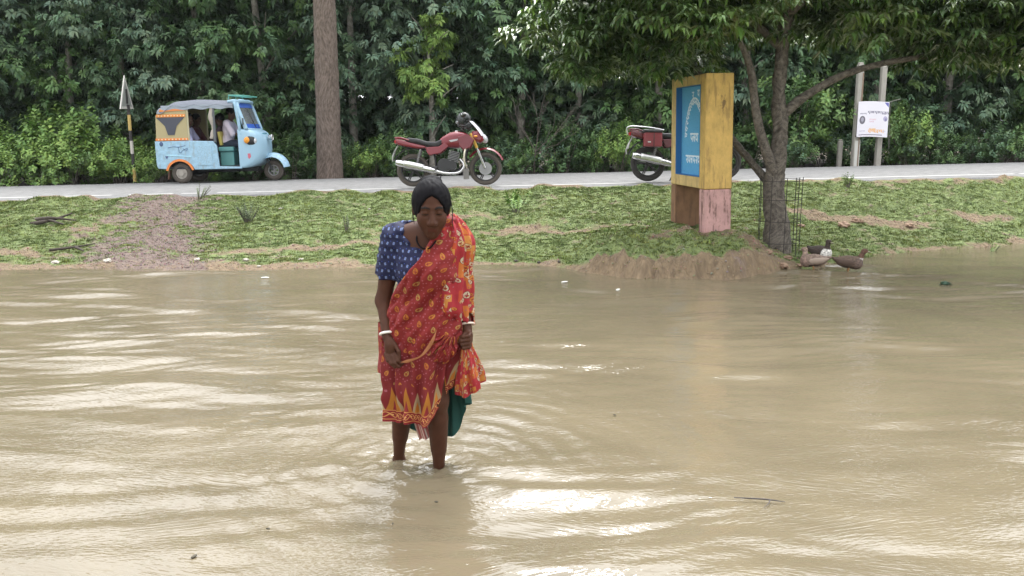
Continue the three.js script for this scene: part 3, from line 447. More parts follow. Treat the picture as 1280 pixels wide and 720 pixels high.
  [[-3.45, -11.3, 0.035], [-2.75, -11.35, 0.03], [-4.1, -11.35, 0.04], [-5.2, -11.2, 0.045], [-5.9, -11.25, 0.05], [-3.2, -11.0, 0.025], [-3.7, -14.1, 0.03], [-2.3, -14.2, 0.022]].forEach(([x, z, s]) => stone(x, z, s, [0.42, 0.38, 0.33], 'small pale stone lying on the grassy bank near the reddish track'));
  [[3.35, -10.75, 0.06], [3.2, -10.9, 0.05], [3.5, -11.05, 0.045], [3.62, -10.98, 0.04]].forEach(([x, z, s]) => stone(x, z, s, [0.26, 0.175, 0.12], 'orange-brown clod between the mound and the ducks'));
  [[5.1, -13.5, 0.09], [5.35, -13.6, 0.07], [6.2, -13.7, 0.06], [4.35, -13.2, 0.045]].forEach(([x, z, s]) => stone(x, z, s, [0.3, 0.2, 0.14], 'brown earth clod on the slope beyond the shade tree'));
  [[0.05, -11.35, 0.025], [0.35, -11.25, 0.025], [0.6, -11.1, 0.02], [-3.05, -10.7, 0.025]].forEach(([x, z, s]) => stone(x, z, s, [0.07, 0.06, 0.05], 'small dark stone at the water line'));
  // dead branches on the left of the bank
  const branch = (label, x, z, pts, rad) => { const o = mesh('dead_branch', pts.map((p, i) => tube(p, [rad, rad * 0.7, rad * 0.3], 7, 8)), mat([0.07, 0.055, 0.045], 0.95)); o.position.set(x, landH(x, z), z); tag(o, label, 'branch'); };
  branch('heap of dark dead sticks on the bank beyond the reddish track', -7.15, -13.6, [[[-0.35, 0.03, 0], [0, 0.1, 0.05], [0.4, 0.06, 0]], [[-0.2, 0.02, 0.2], [0.05, 0.07, 0], [0.3, 0.16, -0.1]], [[-0.4, 0.05, -0.15], [-0.1, 0.08, 0], [0.3, 0.02, 0.2]]], 0.035);
  branch('dark dead stick lying below the stick heap near the water', -5.95, -11.9, [[[-0.3, 0.02, 0.1], [0, 0.05, 0], [0.25, 0.09, -0.06]], [[0, 0.05, 0], [0.12, 0.03, 0.1], [0.2, 0.02, 0.18]]], 0.022);
  // twig afloat
  const tw = mesh('floating_twig', [tube([[-0.11, 0.008, -0.02], [-0.03, 0.012, 0], [0.04, 0.012, 0.012], [0.115, 0.006, 0.025]], [0.002, 0.0035, 0.0035, 0.0015], 6, 10), tube([[0.05, 0.012, 0.012], [0.03, 0.008, 0.05], [0.0, 0.004, 0.085]], [0.003, 0.002, 0.001], 5, 6)], mat([0.06, 0.05, 0.05], 0.8)); tw.position.set(1.145, 0.004, -3.85); tag(tw, 'thin dark forked twig afloat on the open muddy water', 'twig');
  for (const [x, z, s] of [[-1.28, -3.3, 0.016], [-0.35, -3.83, 0.01], [0.62, -5.1, 0.012], [-0.52, -3.6, 0.008], [-1.05, -3.55, 0.01]]) { const o = mesh('leaf_scrap', ball(s, 0.004, s * 0.5, [0, 0.006, 0], [0, x * 9, 0.1], 8), mat([0.07, 0.06, 0.04], 0.8)); o.position.set(x, 0.003, z); tag(o, 'tiny dark leaf scrap afloat on the muddy water', 'debris', 'scraps afloat'); }
  for (const [x, z] of [[-2.9, -10.2], [1.15, -9.4], [0.6, -9.9]]) { const o = mesh('foam_fleck', ball(0.05, 0.008, 0.02, [0, 0.004, 0], [0, x, 0], 10), mat([0.7, 0.7, 0.65], 0.7)); o.position.set(x, 0.003, z); tag(o, 'white fleck afloat on the water off the bank', 'debris', 'white flecks afloat'); }
  // clump of green leaves afloat
  { const t = thing('floating_leaves', 'dark green clump of leaves afloat beyond the ducks', 'plant', [4.87, 0, -9.75]), L = new Leaves(), q = rng(55); for (let i = 0; i < 26; i++) { const a = q() * 6.28, d = dirOf(a, rnd(q, 0.1, 1.1)); L.add(V(d.x * 0.015, 0.0, d.z * 0.015), d, V(0, 1, 0), rnd(q, 0.05, 0.09), 0.04, vary([0.03, 0.09, 0.04], 0.4, q), 0.35); } mesh('foliage', L.geo(), LEAF, t); mesh('stem', ball(0.045, 0.03, 0.04, [0, 0.01, 0]), mat([0.02, 0.06, 0.03], 0.5), t); }
}
// ---------- masonry notice board ----------
const stainTex = (base, stain, amt, seed, w = 256, h = 512, spot) => dataTex(w, h, (i, j) => { const x = i / w, y = j / h; const n = fbm(x * 5 + seed, y * 7), m = fbm(x * 18 + seed, y * 22, 3), st = sstep(0.12, 0.5, fbm(x * 9 + seed, y * 2.2 + seed) + 0.25 * m) * amt, fleck = sstep(0.42, 0.6, fbm(x * 26 + seed, y * 30, 3)) * amt; const dab = spot ? sstep(0.55, 0.0, Math.hypot((x - spot[0]) / 0.09, (y - spot[1]) / 0.1) - 0.6 * m) : 0, k = clamp(st + fleck * 0.7 + 0.85 * dab); return [0, 1, 2].map(q => toS(clamp(lerp(base[q] * (1 + 0.22 * n + 0.1 * m), stain[q], k)))); }, true, false);
{
  const th = 1.95, W = 1.32, D = 0.38, H0 = 0.5, H1 = 1.97, LEG = 0.19;      // board 1.32 m long, 0.38 m thick, on two legs
  const near = [2.68, 0, -11.45];
  const gy = 0.46, t = thing('notice_board', 'yellow painted masonry notice board with recessed blue panel and pink leg', 'sign', [near[0], gy, near[2]], 0);
  // local: +z' runs from the far leg to the near leg; the blue face looks to -x'
  t.rotation.y = Math.PI * 0.048; t.rotation.z = 0.022;
  const yel = mat(0xffffff, 0.85, { map: stainTex([0.6, 0.4, 0.125], [0.22, 0.14, 0.06], 0.5, 3, 256, 512, [0.55, 0.8]), bumpMap: barkBump, bumpScale: 0.004 });
  const yel2 = mat(0xffffff, 0.85, { map: stainTex([0.58, 0.42, 0.18], [0.22, 0.15, 0.08], 0.5, 13) });
  const pink = mat(0xffffff, 0.9, { map: stainTex([0.52, 0.31, 0.29], [0.13, 0.07, 0.055], 0.8, 23) }), brick = mat(0xffffff, 0.95, { map: stainTex([0.25, 0.14, 0.08], [0.1, 0.06, 0.04], 0.5, 33) });
  const uvBox = g => { const p = g.attributes.position, n = g.attributes.normal, u = g.attributes.uv; for (let i = 0; i < p.count; i++) u.setXY(i, Math.abs(n.getX(i)) > 0.6 ? (p.getZ(i) + 1.4) / 1.5 : (p.getX(i) + 0.2) / 1.0 + 0.3, (p.getY(i)) / 2.0); return g; };
  const ub = (w, h, d, p, r) => uvBox(box(w, h, d, p, r, 0.018));
  mesh('near_pillar', ub(D, H1 - H0, LEG, [0, (H0 + H1) / 2, -LEG / 2]), yel, t);
  mesh('far_pillar', ub(D, H1 - H0, LEG, [0, (H0 + H1) / 2, -W + LEG / 2]), yel2, t);
  mesh('top_beam', ub(D - 0.004, 0.13, W - 2 * LEG, [0, H1 - 0.067, -W / 2]), yel2, t);
  mesh('bottom_beam', ub(D - 0.004, 0.15, W - 2 * LEG, [0, H0 + 0.078, -W / 2]), yel2, t);
  mesh('leg', ub(D - 0.006, H0 + 0.35, LEG - 0.006, [0, (H0 - 0.35) / 2 - 0.002, -LEG / 2]), pink, t);
  mesh('leg', ub(D - 0.006, H0 + 0.35, LEG - 0.006, [0, (H0 - 0.35) / 2 - 0.002, -W + LEG / 2]), brick, t);
  // blue panel with worn white hand lettering
  const pw = W - 2 * LEG, ph = H1 - H0 - 0.28;
  const tex = canvasTex(640, 800, (c, w, h) => {
    c.fillStyle = '#5aa5d4'; c.fillRect(0, 0, w, h); const q = rng(5);
    for (let i = 0; i < 1600; i++) { c.fillStyle = `rgba(${q() < 0.5 ? '30,90,150' : '90,160,205'},${0.05 + 0.1 * q()})`; c.fillRect(q() * w, q() * h, 3 + 24 * q(), 2 + 9 * q()); }
    c.strokeStyle = 'rgba(225,235,245,0.95)'; c.lineCap = 'round'; c.lineJoin = 'round';
    // a letter hung from a head line, as in the script on the board
    const glyph = (x, y, s, rot, k) => { c.save(); c.translate(x, y); c.rotate(rot); c.lineWidth = s * 0.26; const L = (...a) => { c.beginPath(); c.moveTo(a[0] * s, a[1] * s); for (let i = 2; i < a.length; i += 2) c.lineTo(a[i] * s, a[i + 1] * s); c.stroke(); }; L(-0.55, -0.5, 0.55, -0.5);
      if (k % 4 === 0) { L(0.3, -0.5, 0.3, 0.6); c.beginPath(); c.arc(-0.05 * s, 0.05 * s, 0.32 * s, 0.2, 4.6); c.stroke(); } else if (k % 4 === 1) { L(0.25, -0.5, 0.25, 0.6); L(0.25, 0.1, -0.4, -0.15, -0.1, 0.5); } else if (k % 4 === 2) { L(-0.3, -0.5, -0.3, 0.1, 0.1, 0.35, 0.35, -0.05, 0.35, 0.6); } else { c.beginPath(); c.arc(0, -0.12 * s, 0.3 * s, -1.5, 2.4); c.stroke(); L(-0.1, 0.2, 0.35, 0.6); } c.restore(); };
    // two small marks on top, an arch of letters, a short word and a long line
    glyph(300, 78, 44, 0, 3); glyph(440, 66, 46, 0, 0);
    for (let i = 0; i < 19; i++) { const a = Math.PI * (0.93 - 0.86 * i / 18); glyph(345 + 225 * Math.cos(a), 520 - 390 * Math.sin(a) * (1 - 0.0), 46, Math.PI / 2 - a, i * 7 + 1); }
    for (let i = 0; i < 3; i++) glyph(280 + i * 66, 455, 60, 0, i * 3 + 2);
    for (let i = 0; i < 7; i++) glyph(160 + i * 62, 652, 54, 0, i * 5 + 3);
    for (let i = 0; i < 260; i++) { c.fillStyle = `rgba(47,127,192,${0.25 + 0.5 * q()})`; c.fillRect(q() * w, q() * h, 2 + 6 * q(), 2 + 7 * q()); }
  }, false);
  const panel = new THREE.PlaneGeometry(pw, ph).rotateY(-Math.PI / 2).translate(-D / 2 + 0.085, (H0 + H1) / 2 + 0.01, -W / 2);
  const blue = mat([0.035, 0.17, 0.4], 0.7);
  mesh('blue_panel', panel, mat(0xffffff, 0.75, { map: tex }), t);
  mesh('back_wall', box(0.06, ph, pw, [-D / 2 + 0.12, (H0 + H1) / 2 + 0.01, -W / 2], undefined, 0), blue, t);
  for (const [y, h] of [[H1 - 0.135, 0.006], [H0 + 0.157, 0.006]]) mesh('recess_lining', box(0.088, h, pw - 0.002, [-D / 2 + 0.045, y, -W / 2], undefined, 0), blue, t);
  for (const z of [-LEG - 0.004, -W + LEG + 0.004]) mesh('recess_lining', box(0.086, ph - 0.01, 0.006, [-D / 2 + 0.045, (H0 + H1) / 2 + 0.01, z], undefined, 0), blue, t);
}
// ---------- wire guard round the shade tree ----------
{
  const x = 3.5, z = -11.5, t = thing('tree_guard', 'dark rusty wire cage standing round the foot of the shade tree', 'tree guard', [x, landH(x, z), z]), m = mat([0.045, 0.04, 0.038], 0.8, { metalness: 0.4 }), R = 0.27;
  for (let k = 0; k < 9; k++) { const a = k / 9 * 6.283 + 0.2; mesh('bar', tube([[R * Math.cos(a), -0.12, R * Math.sin(a)], [R * Math.cos(a) * 0.98, 0.4, R * Math.sin(a)], [R * Math.cos(a), 0.94 + 0.02 * Math.sin(k * 3), R * Math.sin(a)]], 0.0048, 6, 6), m, t); }
  for (const y of [0.1, 0.38, 0.66, 0.9]) mesh('ring', torus(R + 0.004, 0.004, [0, y, 0], [Math.PI / 2 + 0.02, 0.02, 0], 40, 6), m, t);
}
// ---------- roadside posts and poster ----------
{
  const conc = mat(0xffffff, 0.9, { map: stainTex([0.4, 0.38, 0.34], [0.22, 0.2, 0.17], 0.5, 43) });
  const post = (x, z, h, w, label, extra) => { const t = thing('concrete_post', label, 'post', [x, roadH(x) - 0.35, z], 0.15); mesh('shaft', [box(w, h + 0.3, w * 0.9, [0, h / 2, 0], [0, 0, 0], 0.02)], conc, t); mesh('cap', box(w * 0.8, 0.05, w * 0.7, [0, h + 0.172, 0], undefined, 0.02), conc, t); return t; };
  const p1 = post(8.28, -21.5, 2.55, 0.14, 'taller pale concrete post with whitewashed foot carrying the white poster');
  mesh('whitewash_foot', box(0.148, 0.75, 0.134, [0.02, 0.55, 0], undefined, 0.02), mat([0.62, 0.62, 0.58], 0.9), p1);
  mesh('brown_stain_strip', box(0.035, 2.3, 0.012, [0.05, 1.35, 0.065], undefined, 0.003), mat([0.26, 0.19, 0.14], 0.95), p1);
  post(8.86, -21.55, 2.5, 0.13, 'shorter grey concrete post behind the free edge of the white poster');
  post(8.06, -21.9, 0.75, 0.11, 'short stubby grey post behind the whitewashed post');
  // poster: a printed sheet on a frame
  const tex = canvasTex(384, 448, (c, w, h) => {
    c.fillStyle = '#ece9f2'; c.fillRect(0, 0, w, h); const q = rng(3);
    const line = (x, y, n, s, col) => { c.fillStyle = col; for (let i = 0; i < n; i++) { c.fillRect(x, y - s * (0.6 + 0.4 * q()), s * 0.34, s * (0.7 + 0.5 * q())); c.fillRect(x, y - s, s * 0.6, s * 0.16); x += s * (0.55 + 0.25 * q()); } };
    line(125, 150, 17, 26, '#5a5570'); line(30, 160, 9, 13, '#6a6680'); line(300, 160, 6, 13, '#77728c');
    c.fillStyle = '#77747f'; c.beginPath(); c.ellipse(60, 235, 36, 52, 0, 0, 7); c.fill(); c.fillStyle = '#a9a6b4'; c.beginPath(); c.ellipse(60, 228, 17, 28, 0, 0, 7); c.fill(); c.strokeStyle = '#5f5c68'; c.lineWidth = 5; c.beginPath(); c.ellipse(60, 235, 27, 42, 0, 0, 7); c.stroke();
    line(150, 235, 9, 14, '#e0b9c4'); line(150, 262, 8, 12, '#d8b3c4');
    c.fillStyle = '#b7b2cf'; c.beginPath(); c.ellipse(345, 215, 26, 34, 0, 0, 7); c.fill(); c.fillStyle = '#8f8bb0'; c.beginPath(); c.ellipse(352, 225, 13, 20, 0, 0, 7); c.fill();
    c.fillStyle = '#6f6fb8'; c.beginPath(); c.moveTo(w - 60, 10); c.lineTo(w - 6, 10); c.lineTo(w - 6, 70); c.fill();
    line(145, 385, 10, 30, '#eda43c'); line(155, 360, 6, 20, '#f0b04c'); line(35, 380, 9, 11, '#a7a3bd'); line(320, 380, 4, 14, '#b9b5cf');
    c.fillStyle = '#6a5f78'; c.fillRect(26, 418, 290, 9);
  }, false);
  const t = thing('poster', 'white printed poster with dark heading and orange lettering on two posts', 'poster', [8.6, 1.99, -21.36], 0.02);
  mesh('sheet', sheet((u, v) => [lerp(-0.37, 0.37, u), lerp(-0.42, 0.41, v) + 0.012 * Math.sin(u * 4), 0.012 * Math.sin(u * 9) * (1 - v) + 0.01, u, v], 14, 10), mat(0xffffff, 0.6, { map: tex }), t);
  mesh('backing', box(0.7, 0.78, 0.012, [0, 0, -0.012], undefined, 0.004), mat([0.25, 0.22, 0.2], 0.8), t);
  mesh('rail', box(0.86, 0.03, 0.03, [0.05, -0.4, -0.034], undefined, 0.006), mat([0.12, 0.1, 0.08], 0.9), t);
  mesh('wire', tube([[0.36, 0.4, 0], [0.5, 0.44, 0], [0.62, 0.47, 0.02]], 0.006, 5, 6), mat([0.35, 0.33, 0.3], 0.7), t);
  mesh('wire', tube([[0.42, 0.42, -0.02], [0.41, 0, -0.02], [0.44, -0.7, 0]], 0.008, 5, 6), mat([0.16, 0.15, 0.14], 0.7), t);
}
// ---------- road sign seen almost edge-on ----------
{
  const x = -8.92, z = -20.95, t = thing('road_sign', 'weathered triangular road sign on a yellow and black banded pole', 'road sign', [x, roadH(x) - 0.15, z], 0);
  const bands = [[0, 0.16, 'k'], [0.16, 0.5, 'y'], [0.5, 0.82, 'k'], [0.82, 1.12, 'w'], [1.12, 1.36, 'k'], [1.36, 1.72, 'y'], [1.72, 1.95, 'k']];
  const C = { k: mat([0.035, 0.032, 0.03], 0.7), y: mat([0.5, 0.36, 0.12], 0.7), w: mat([0.5, 0.47, 0.42], 0.7) };
  bands.forEach(([a, b, c], i) => mesh('pole_band', cyl(0.038, 0.038, b - a, [-0.02 * a, (a + b) / 2, 0], undefined, 14), C[c], t));
  const tri = (s) => [[-0.52 * s, -0.3 * s], [0.52 * s, -0.3 * s], [0, 0.62 * s]];
  const g = new THREE.Group(); g.name = 'sign_plate'; g.position.set(-0.05, 2.1, 0.03); g.rotation.set(0, -1.5, -0.02); g.scale.setScalar(0.82); t.add(g);
  mesh('plate', ext(tri(1), 0.018, 0.004), mat([0.32, 0.33, 0.31], 0.7), g);
  mesh('rim', ext(tri(1.01), 0.03, 0.004, [tri(0.78)]).translate(0, 0, -0.006), mat([0.62, 0.6, 0.56], 0.6), g);
  mesh('bracket', box(0.08, 0.4, 0.03, [0, 0.05, -0.02], undefined, 0.004), C.k, g);
}
// ---------- paints and metals ----------
const paintMat = (c, r = 0.28) => new THREE.MeshPhysicalMaterial({ color: lin(...c), roughness: r + 0.15, clearcoat: 0.7, clearcoatRoughness: 0.15, side: THREE.DoubleSide });
const chrome = mat([0.62, 0.62, 0.62], 0.25, { metalness: 0.9 }), steel = mat([0.3, 0.3, 0.3], 0.45, { metalness: 0.7 }), darkMetal = mat([0.05, 0.05, 0.052], 0.5, { metalness: 0.5 }), blackPlastic = mat([0.02, 0.02, 0.021], 0.5), rubber = mat([0.035, 0.032, 0.03], 0.85), dustyRubber = mat([0.085, 0.072, 0.06], 0.9), seatMat = mat([0.028, 0.027, 0.03], 0.6);
const glassMat = new THREE.MeshPhysicalMaterial({ color: 0xffffff, roughness: 0.05, transmission: 1, thickness: 0, ior: 1.45, side: THREE.DoubleSide });
const amber = mat([0.75, 0.3, 0.03], 0.3), lampGlass = mat([0.6, 0.62, 0.65], 0.15, { metalness: 0.3 });
// wheel on the x axis plane, axle along z
function wheel(parent, x, y, R, w, spokes, rimM, tyreM, disc) {
  const g = new THREE.Group(); g.name = 'wheel'; g.position.set(x, y, 0); parent.add(g);
  mesh('tyre', torus(R - w * 0.5, w * 0.5, [0, 0, 0], [0, 0, 0], 48, 14).applyMatrix4(M4([0, 0, 0], [0, 0, 0], [1, 1, 0.95])), tyreM, g);
  const rim = [torus(R - w * 1.02, 0.016, [0, 0, 0.012], [0, 0, 0], 44, 8), torus(R - w * 1.02, 0.016, [0, 0, -0.012], [0, 0, 0], 44, 8), cyl(0.045, 0.045, 0.1, [0, 0, 0], [Math.PI / 2, 0, 0], 16)];
  for (let k = 0; k < spokes; k++) { const a = k / spokes * 6.283 + 0.5; for (const s of [-0.14, 0.14]) rim.push(tube([[0.035 * Math.cos(a + s * 2), 0.035 * Math.sin(a + s * 2), 0], [(R - w) * 0.97 * Math.cos(a + s * 0.5), (R - w) * 0.97 * Math.sin(a + s * 0.5), 0]], [0.013, 0.01], 6)); }
  mesh('rim', rim, rimM, g);
  if (disc) mesh('brake_disc', [cyl(0.115, 0.115, 0.006, [0, 0, 0.055], [Math.PI / 2, 0, 0], 32), cyl(0.05, 0.05, 0.02, [0, 0, 0.06], [Math.PI / 2, 0, 0], 16)], steel, g);
  return g;
}
// motorcycle: x forward, wheels on y = 0, z to its right side
function motorcycle(t, red, o = {}) {
  const P = paintMat(red), P2 = paintMat(red.map(v => v * 0.8)), WB = 1.3, R = 0.295;
  const rimM = mat([0.05, 0.048, 0.047], 0.5, { metalness: 0.5 }), A = (n, g, m, p = t) => mesh(n, g, m, p);
  wheel(t, 0, R, R, 0.085, 5, rimM, o.tyre ?? dustyRubber); wheel(t, WB, R, R, 0.078, 5, rimM, o.tyre ?? dustyRubber, true);
  // front fork, guard, lamp
  for (const z of [-0.085, 0.085]) { A('fork', [tube([[WB - 0.005, R, z], [WB - 0.13, 0.62, z]], 0.024, 10), tube([[WB - 0.12, 0.6, z], [WB - 0.25, 0.93, z]], 0.017, 10)], z > 0 ? chrome : steel); }
  A('front_fender', sheet((u, v) => { const a = lerp(2.5, 0.42, u), b = (v - 0.5) * 2, rr = 0.325 + 0.035 * (1 - b * b) + 0.012 * Math.sin(u * 3.1); return [WB + rr * Math.cos(a), R + rr * Math.sin(a) + 0.005, b * (0.07 - 0.025 * Math.max(0, u - 0.7) * 3)]; }, 24, 8), P);
  const headPts = [[WB - 0.28, 0.82], [WB - 0.18, 0.77], [WB - 0.08, 0.75], [WB + 0.0, 0.8], [WB - 0.03, 0.88], [WB - 0.12, 0.97], [WB - 0.22, 0.96]];
  A('headlamp_cowl', ext(headPts, 0.24, 0.05).translate(0, 0, -0.12), P);
  A('headlamp', ball(0.06, 0.09, 0.1, [WB - 0.01, 0.83, 0], [0, 0, 0.5]), lampGlass);
  A('windscreen', sheet((u, v) => { const b = (u - 0.5) * 2; return [lerp(WB + 0.01, WB - 0.2, v) - 0.07 * b * b + 0.02 * Math.sin(v * 3), lerp(0.87, 1.14, v), b * lerp(0.15, 0.1, v)]; }, 10, 8), new THREE.MeshPhysicalMaterial({ color: lin(0.7, 0.71, 0.75), roughness: 0.2, transmission: 0.25, thickness: 0, side: THREE.DoubleSide }));
  for (const z of [-0.17, 0.17]) A('indicator', ball(0.035, 0.02, 0.03, [WB - 0.16, 0.86, z]), amber);
  A('fork_boot', tube([[WB - 0.145, 0.66, 0.09], [WB - 0.2, 0.8, 0.095], [WB - 0.25, 0.92, 0.09]], [0.028, 0.03, 0.024], 10), mat([0.6, 0.36, 0.06], 0.5));
  // handlebar and mirrors
  A('handlebar', tube([[WB - 0.42, 1.03, 0.37], [WB - 0.34, 1.04, 0.2], [WB - 0.28, 1.0, 0.06], [WB - 0.28, 1.0, -0.06], [WB - 0.34, 1.04, -0.2], [WB - 0.42, 1.03, -0.37]], 0.012, 8, 24), darkMetal);
  for (const z of [-1, 1]) { A('grip', tube([[WB - 0.43, 1.03, z * 0.38], [WB - 0.38, 1.036, z * 0.26]], 0.018, 8), rubber); const m = A('mirror', ball(0.05, 0.04, 0.065, [WB - 0.36, 1.22, z * 0.33], [0, 0.2 * z, 0.2]), blackPlastic); A('mirror_stalk', tube([[WB - 0.34, 1.04, z * 0.2], [WB - 0.34, 1.12, z * 0.26], [WB - 0.36, 1.2, z * 0.32]], 0.007, 6, 6), darkMetal, m); A('mirror_glass', ball(0.012, 0.034, 0.058, [WB - 0.395, 1.22, z * 0.33], [0, 0.2 * z, 0.2]), chrome, m); }
  A('instrument_pod', box(0.09, 0.1, 0.2, [WB - 0.28, 1.06, 0], [0, 0, 0.5], 0.03), blackPlastic);
  // tank: skinned sections along x
  A('tank', skinX([[0.5, 0.07, 0.74, 0.84, 0.04], [0.56, 0.115, 0.71, 0.88, 0.06], [0.68, 0.155, 0.68, 0.945, 0.09], [0.8, 0.165, 0.67, 0.965, 0.1], [0.93, 0.15, 0.68, 0.945, 0.09], [1.02, 0.11, 0.72, 0.9, 0.07], [1.06, 0.06, 0.75, 0.86, 0.04]]), P);
  A('tank_cap', cyl(0.04, 0.035, 0.02, [0.8, 0.972, 0], undefined, 16), chrome);
  for (const z of [-1, 1]) { A('tank_stripe', ext([[0.66, 0.8], [0.86, 0.83], [0.95, 0.87], [0.9, 0.85], [0.8, 0.79], [0.7, 0.77]], 0.006, 0.002).translate(0, 0, z * 0.166 - 0.003), mat([0.45, 0.43, 0.44], 0.3, { metalness: 0.5 })); }
  for (const z of [-1, 1]) A('tank_shroud', ext([[0.82, 0.86], [1.0, 0.9], [1.12, 0.8], [1.04, 0.66], [0.92, 0.62], [0.84, 0.7]], 0.05, 0.015).translate(0, 0, z > 0 ? 0.14 : -0.19), P2);
  A('seat', skinX([[-0.13, 0.07, 0.8, 0.845, 0.02], [-0.06, 0.115, 0.785, 0.87, 0.03], [0.12, 0.125, 0.76, 0.845, 0.035], [0.26, 0.12, 0.715, 0.795, 0.03], [0.42, 0.12, 0.69, 0.785, 0.03], [0.53, 0.09, 0.72, 0.83, 0.03]]), seatMat);
  A('tail_cowl', ext([[-0.29, 0.79], [-0.3, 0.85], [-0.18, 0.83], [0.0, 0.775], [0.22, 0.72], [0.28, 0.68], [0.1, 0.67], [-0.14, 0.72], [-0.26, 0.75]], 0.24, 0.03).translate(0, 0, -0.12), P);
  A('grab_rail', tube([[-0.05, 0.82, 0.12], [-0.2, 0.87, 0.12], [-0.3, 0.875, 0.06], [-0.3, 0.875, -0.06], [-0.2, 0.87, -0.12], [-0.05, 0.82, -0.12]], 0.012, 8, 20), paintMat(red));
  A('tail_lamp', box(0.03, 0.06, 0.14, [-0.3, 0.8, 0], [0, 0, 0.2], 0.01), mat([0.45, 0.02, 0.02], 0.25));
  for (const z of [-1, 1]) A('side_panel', ext([[0.24, 0.69], [0.48, 0.7], [0.6, 0.78], [0.66, 0.7], [0.5, 0.58], [0.3, 0.55], [0.26, 0.6]], 0.03, 0.01).translate(0, 0, z > 0 ? 0.095 : -0.125), P);
  A('rear_fender', sheet((u, v) => { const a = lerp(1.2, 2.75, u), b = (v - 0.5) * 2, rr = 0.345 + 0.02 * (1 - b * b); return [rr * Math.cos(a), R + rr * Math.sin(a) + 0.04, b * 0.07]; }, 16, 6), blackPlastic);
  A('plate_bracket', [tube([[-0.26, 0.74, 0], [-0.36, 0.55, 0], [-0.36, 0.46, 0]], 0.014, 6, 6), box(0.012, 0.11, 0.18, [-0.33, 0.6, 0], [0, 0, -0.3], 0.003)], mat([0.4, 0.4, 0.38], 0.6));
  // engine, frame, exhaust
  A('engine', [cyl(0.12, 0.12, 0.24, [0.56, 0.37, 0], [Math.PI / 2, 0, 0], 26), cyl(0.085, 0.085, 0.3, [0.7, 0.36, 0], [Math.PI / 2, 0, 0], 22), box(0.3, 0.14, 0.2, [0.6, 0.38, 0], undefined, 0.03), box(0.15, 0.2, 0.16, [0.74, 0.52, 0], [0, 0, -0.25], 0.02)], darkMetal);
  const fins = []; for (let k = 0; k < 7; k++) fins.push(box(0.2, 0.009, 0.2, [0.715 + k * 0.006, 0.44 + k * 0.027, 0], [0, 0, -0.25], 0.002)); A('cooling_fins', fins, steel);
  A('frame', [tube([[1.08, 0.86, 0], [0.98, 0.6, 0], [0.88, 0.33, 0], [0.6, 0.24, 0], [0.42, 0.3, 0]], 0.018, 8, 16), tube([[1.05, 0.8, 0], [0.6, 0.68, 0], [0.2, 0.66, 0], [-0.2, 0.74, 0]], 0.018, 8, 14), tube([[0.42, 0.3, 0], [0.4, 0.5, 0], [0.36, 0.66, 0]], 0.02, 8, 8)], darkMetal);
  for (const z of [-0.09, 0.09]) { A('swingarm', tube([[0.44, 0.33, z], [0, R, z]], [0.026, 0.02], 8), darkMetal); const s = A('shock_absorber', [tube([[0.06, 0.33, z * 1.25], [0.15, 0.66, z * 1.25]], 0.014, 8)], steel); const sp = []; for (let k = 0; k < 9; k++) sp.push(torus(0.026, 0.006, [lerp(0.075, 0.14, k / 8), lerp(0.39, 0.62, k / 8), z * 1.25], [Math.PI / 2, 0.26, 0], 14, 6)); A('spring', sp, mat([0.25, 0.24, 0.24], 0.4, { metalness: 0.6 }), s); }
  A('exhaust_pipe', tube([[0.84, 0.48, 0.05], [0.92, 0.36, 0.1], [0.84, 0.24, 0.13], [0.6, 0.22, 0.15], [0.4, 0.265, 0.16]], [0.022, 0.022, 0.022, 0.024, 0.03], 10, 22), chrome);
  A('muffler', tube([[0.42, 0.262, 0.165], [0.3, 0.29, 0.17], [0.05, 0.35, 0.178], [-0.22, 0.415, 0.185], [-0.29, 0.43, 0.187]], [0.034, 0.052, 0.058, 0.06, 0.045], 18, 20), chrome);
  A('heat_shield', tube([[0.2, 0.33, 0.182], [0.0, 0.378, 0.19], [-0.15, 0.41, 0.196]], [0.052, 0.056, 0.052], 14, 10), mat([0.75, 0.75, 0.75], 0.3, { metalness: 0.6 }));
  A('engine_guard', tube([[0.98, 0.66, 0.06], [0.94, 0.6, 0.24], [0.93, 0.42, 0.28], [0.96, 0.32, 0.24], [1.0, 0.26, 0.05]], 0.016, 8, 20), mat([0.55, 0.52, 0.4], 0.4, { metalness: 0.5 }));
  A('engine_guard', tube([[0.98, 0.66, -0.06], [0.94, 0.6, -0.24], [0.93, 0.42, -0.28], [0.96, 0.32, -0.24], [1.0, 0.26, -0.05]], 0.016, 8, 20), steel);
  if (o.flap) A('mud_flap', box(0.1, 0.19, 0.012, [0.955, 0.2, 0.22], [0, 0, 0.02], 0.003), mat([0.2, 0.19, 0.18], 0.8));
  A('footrest', [tube([[0.42, 0.3, 0.1], [0.42, 0.3, 0.27]], 0.014, 8), tube([[0.28, 0.33, 0.1], [0.26, 0.35, 0.2]], 0.012, 8)], rubber);
  A('side_stand', tube([[0.5, 0.24, -0.1], [0.46, 0.1, -0.2], [0.42, 0.0, -0.27]], 0.012, 8, 8), darkMetal);
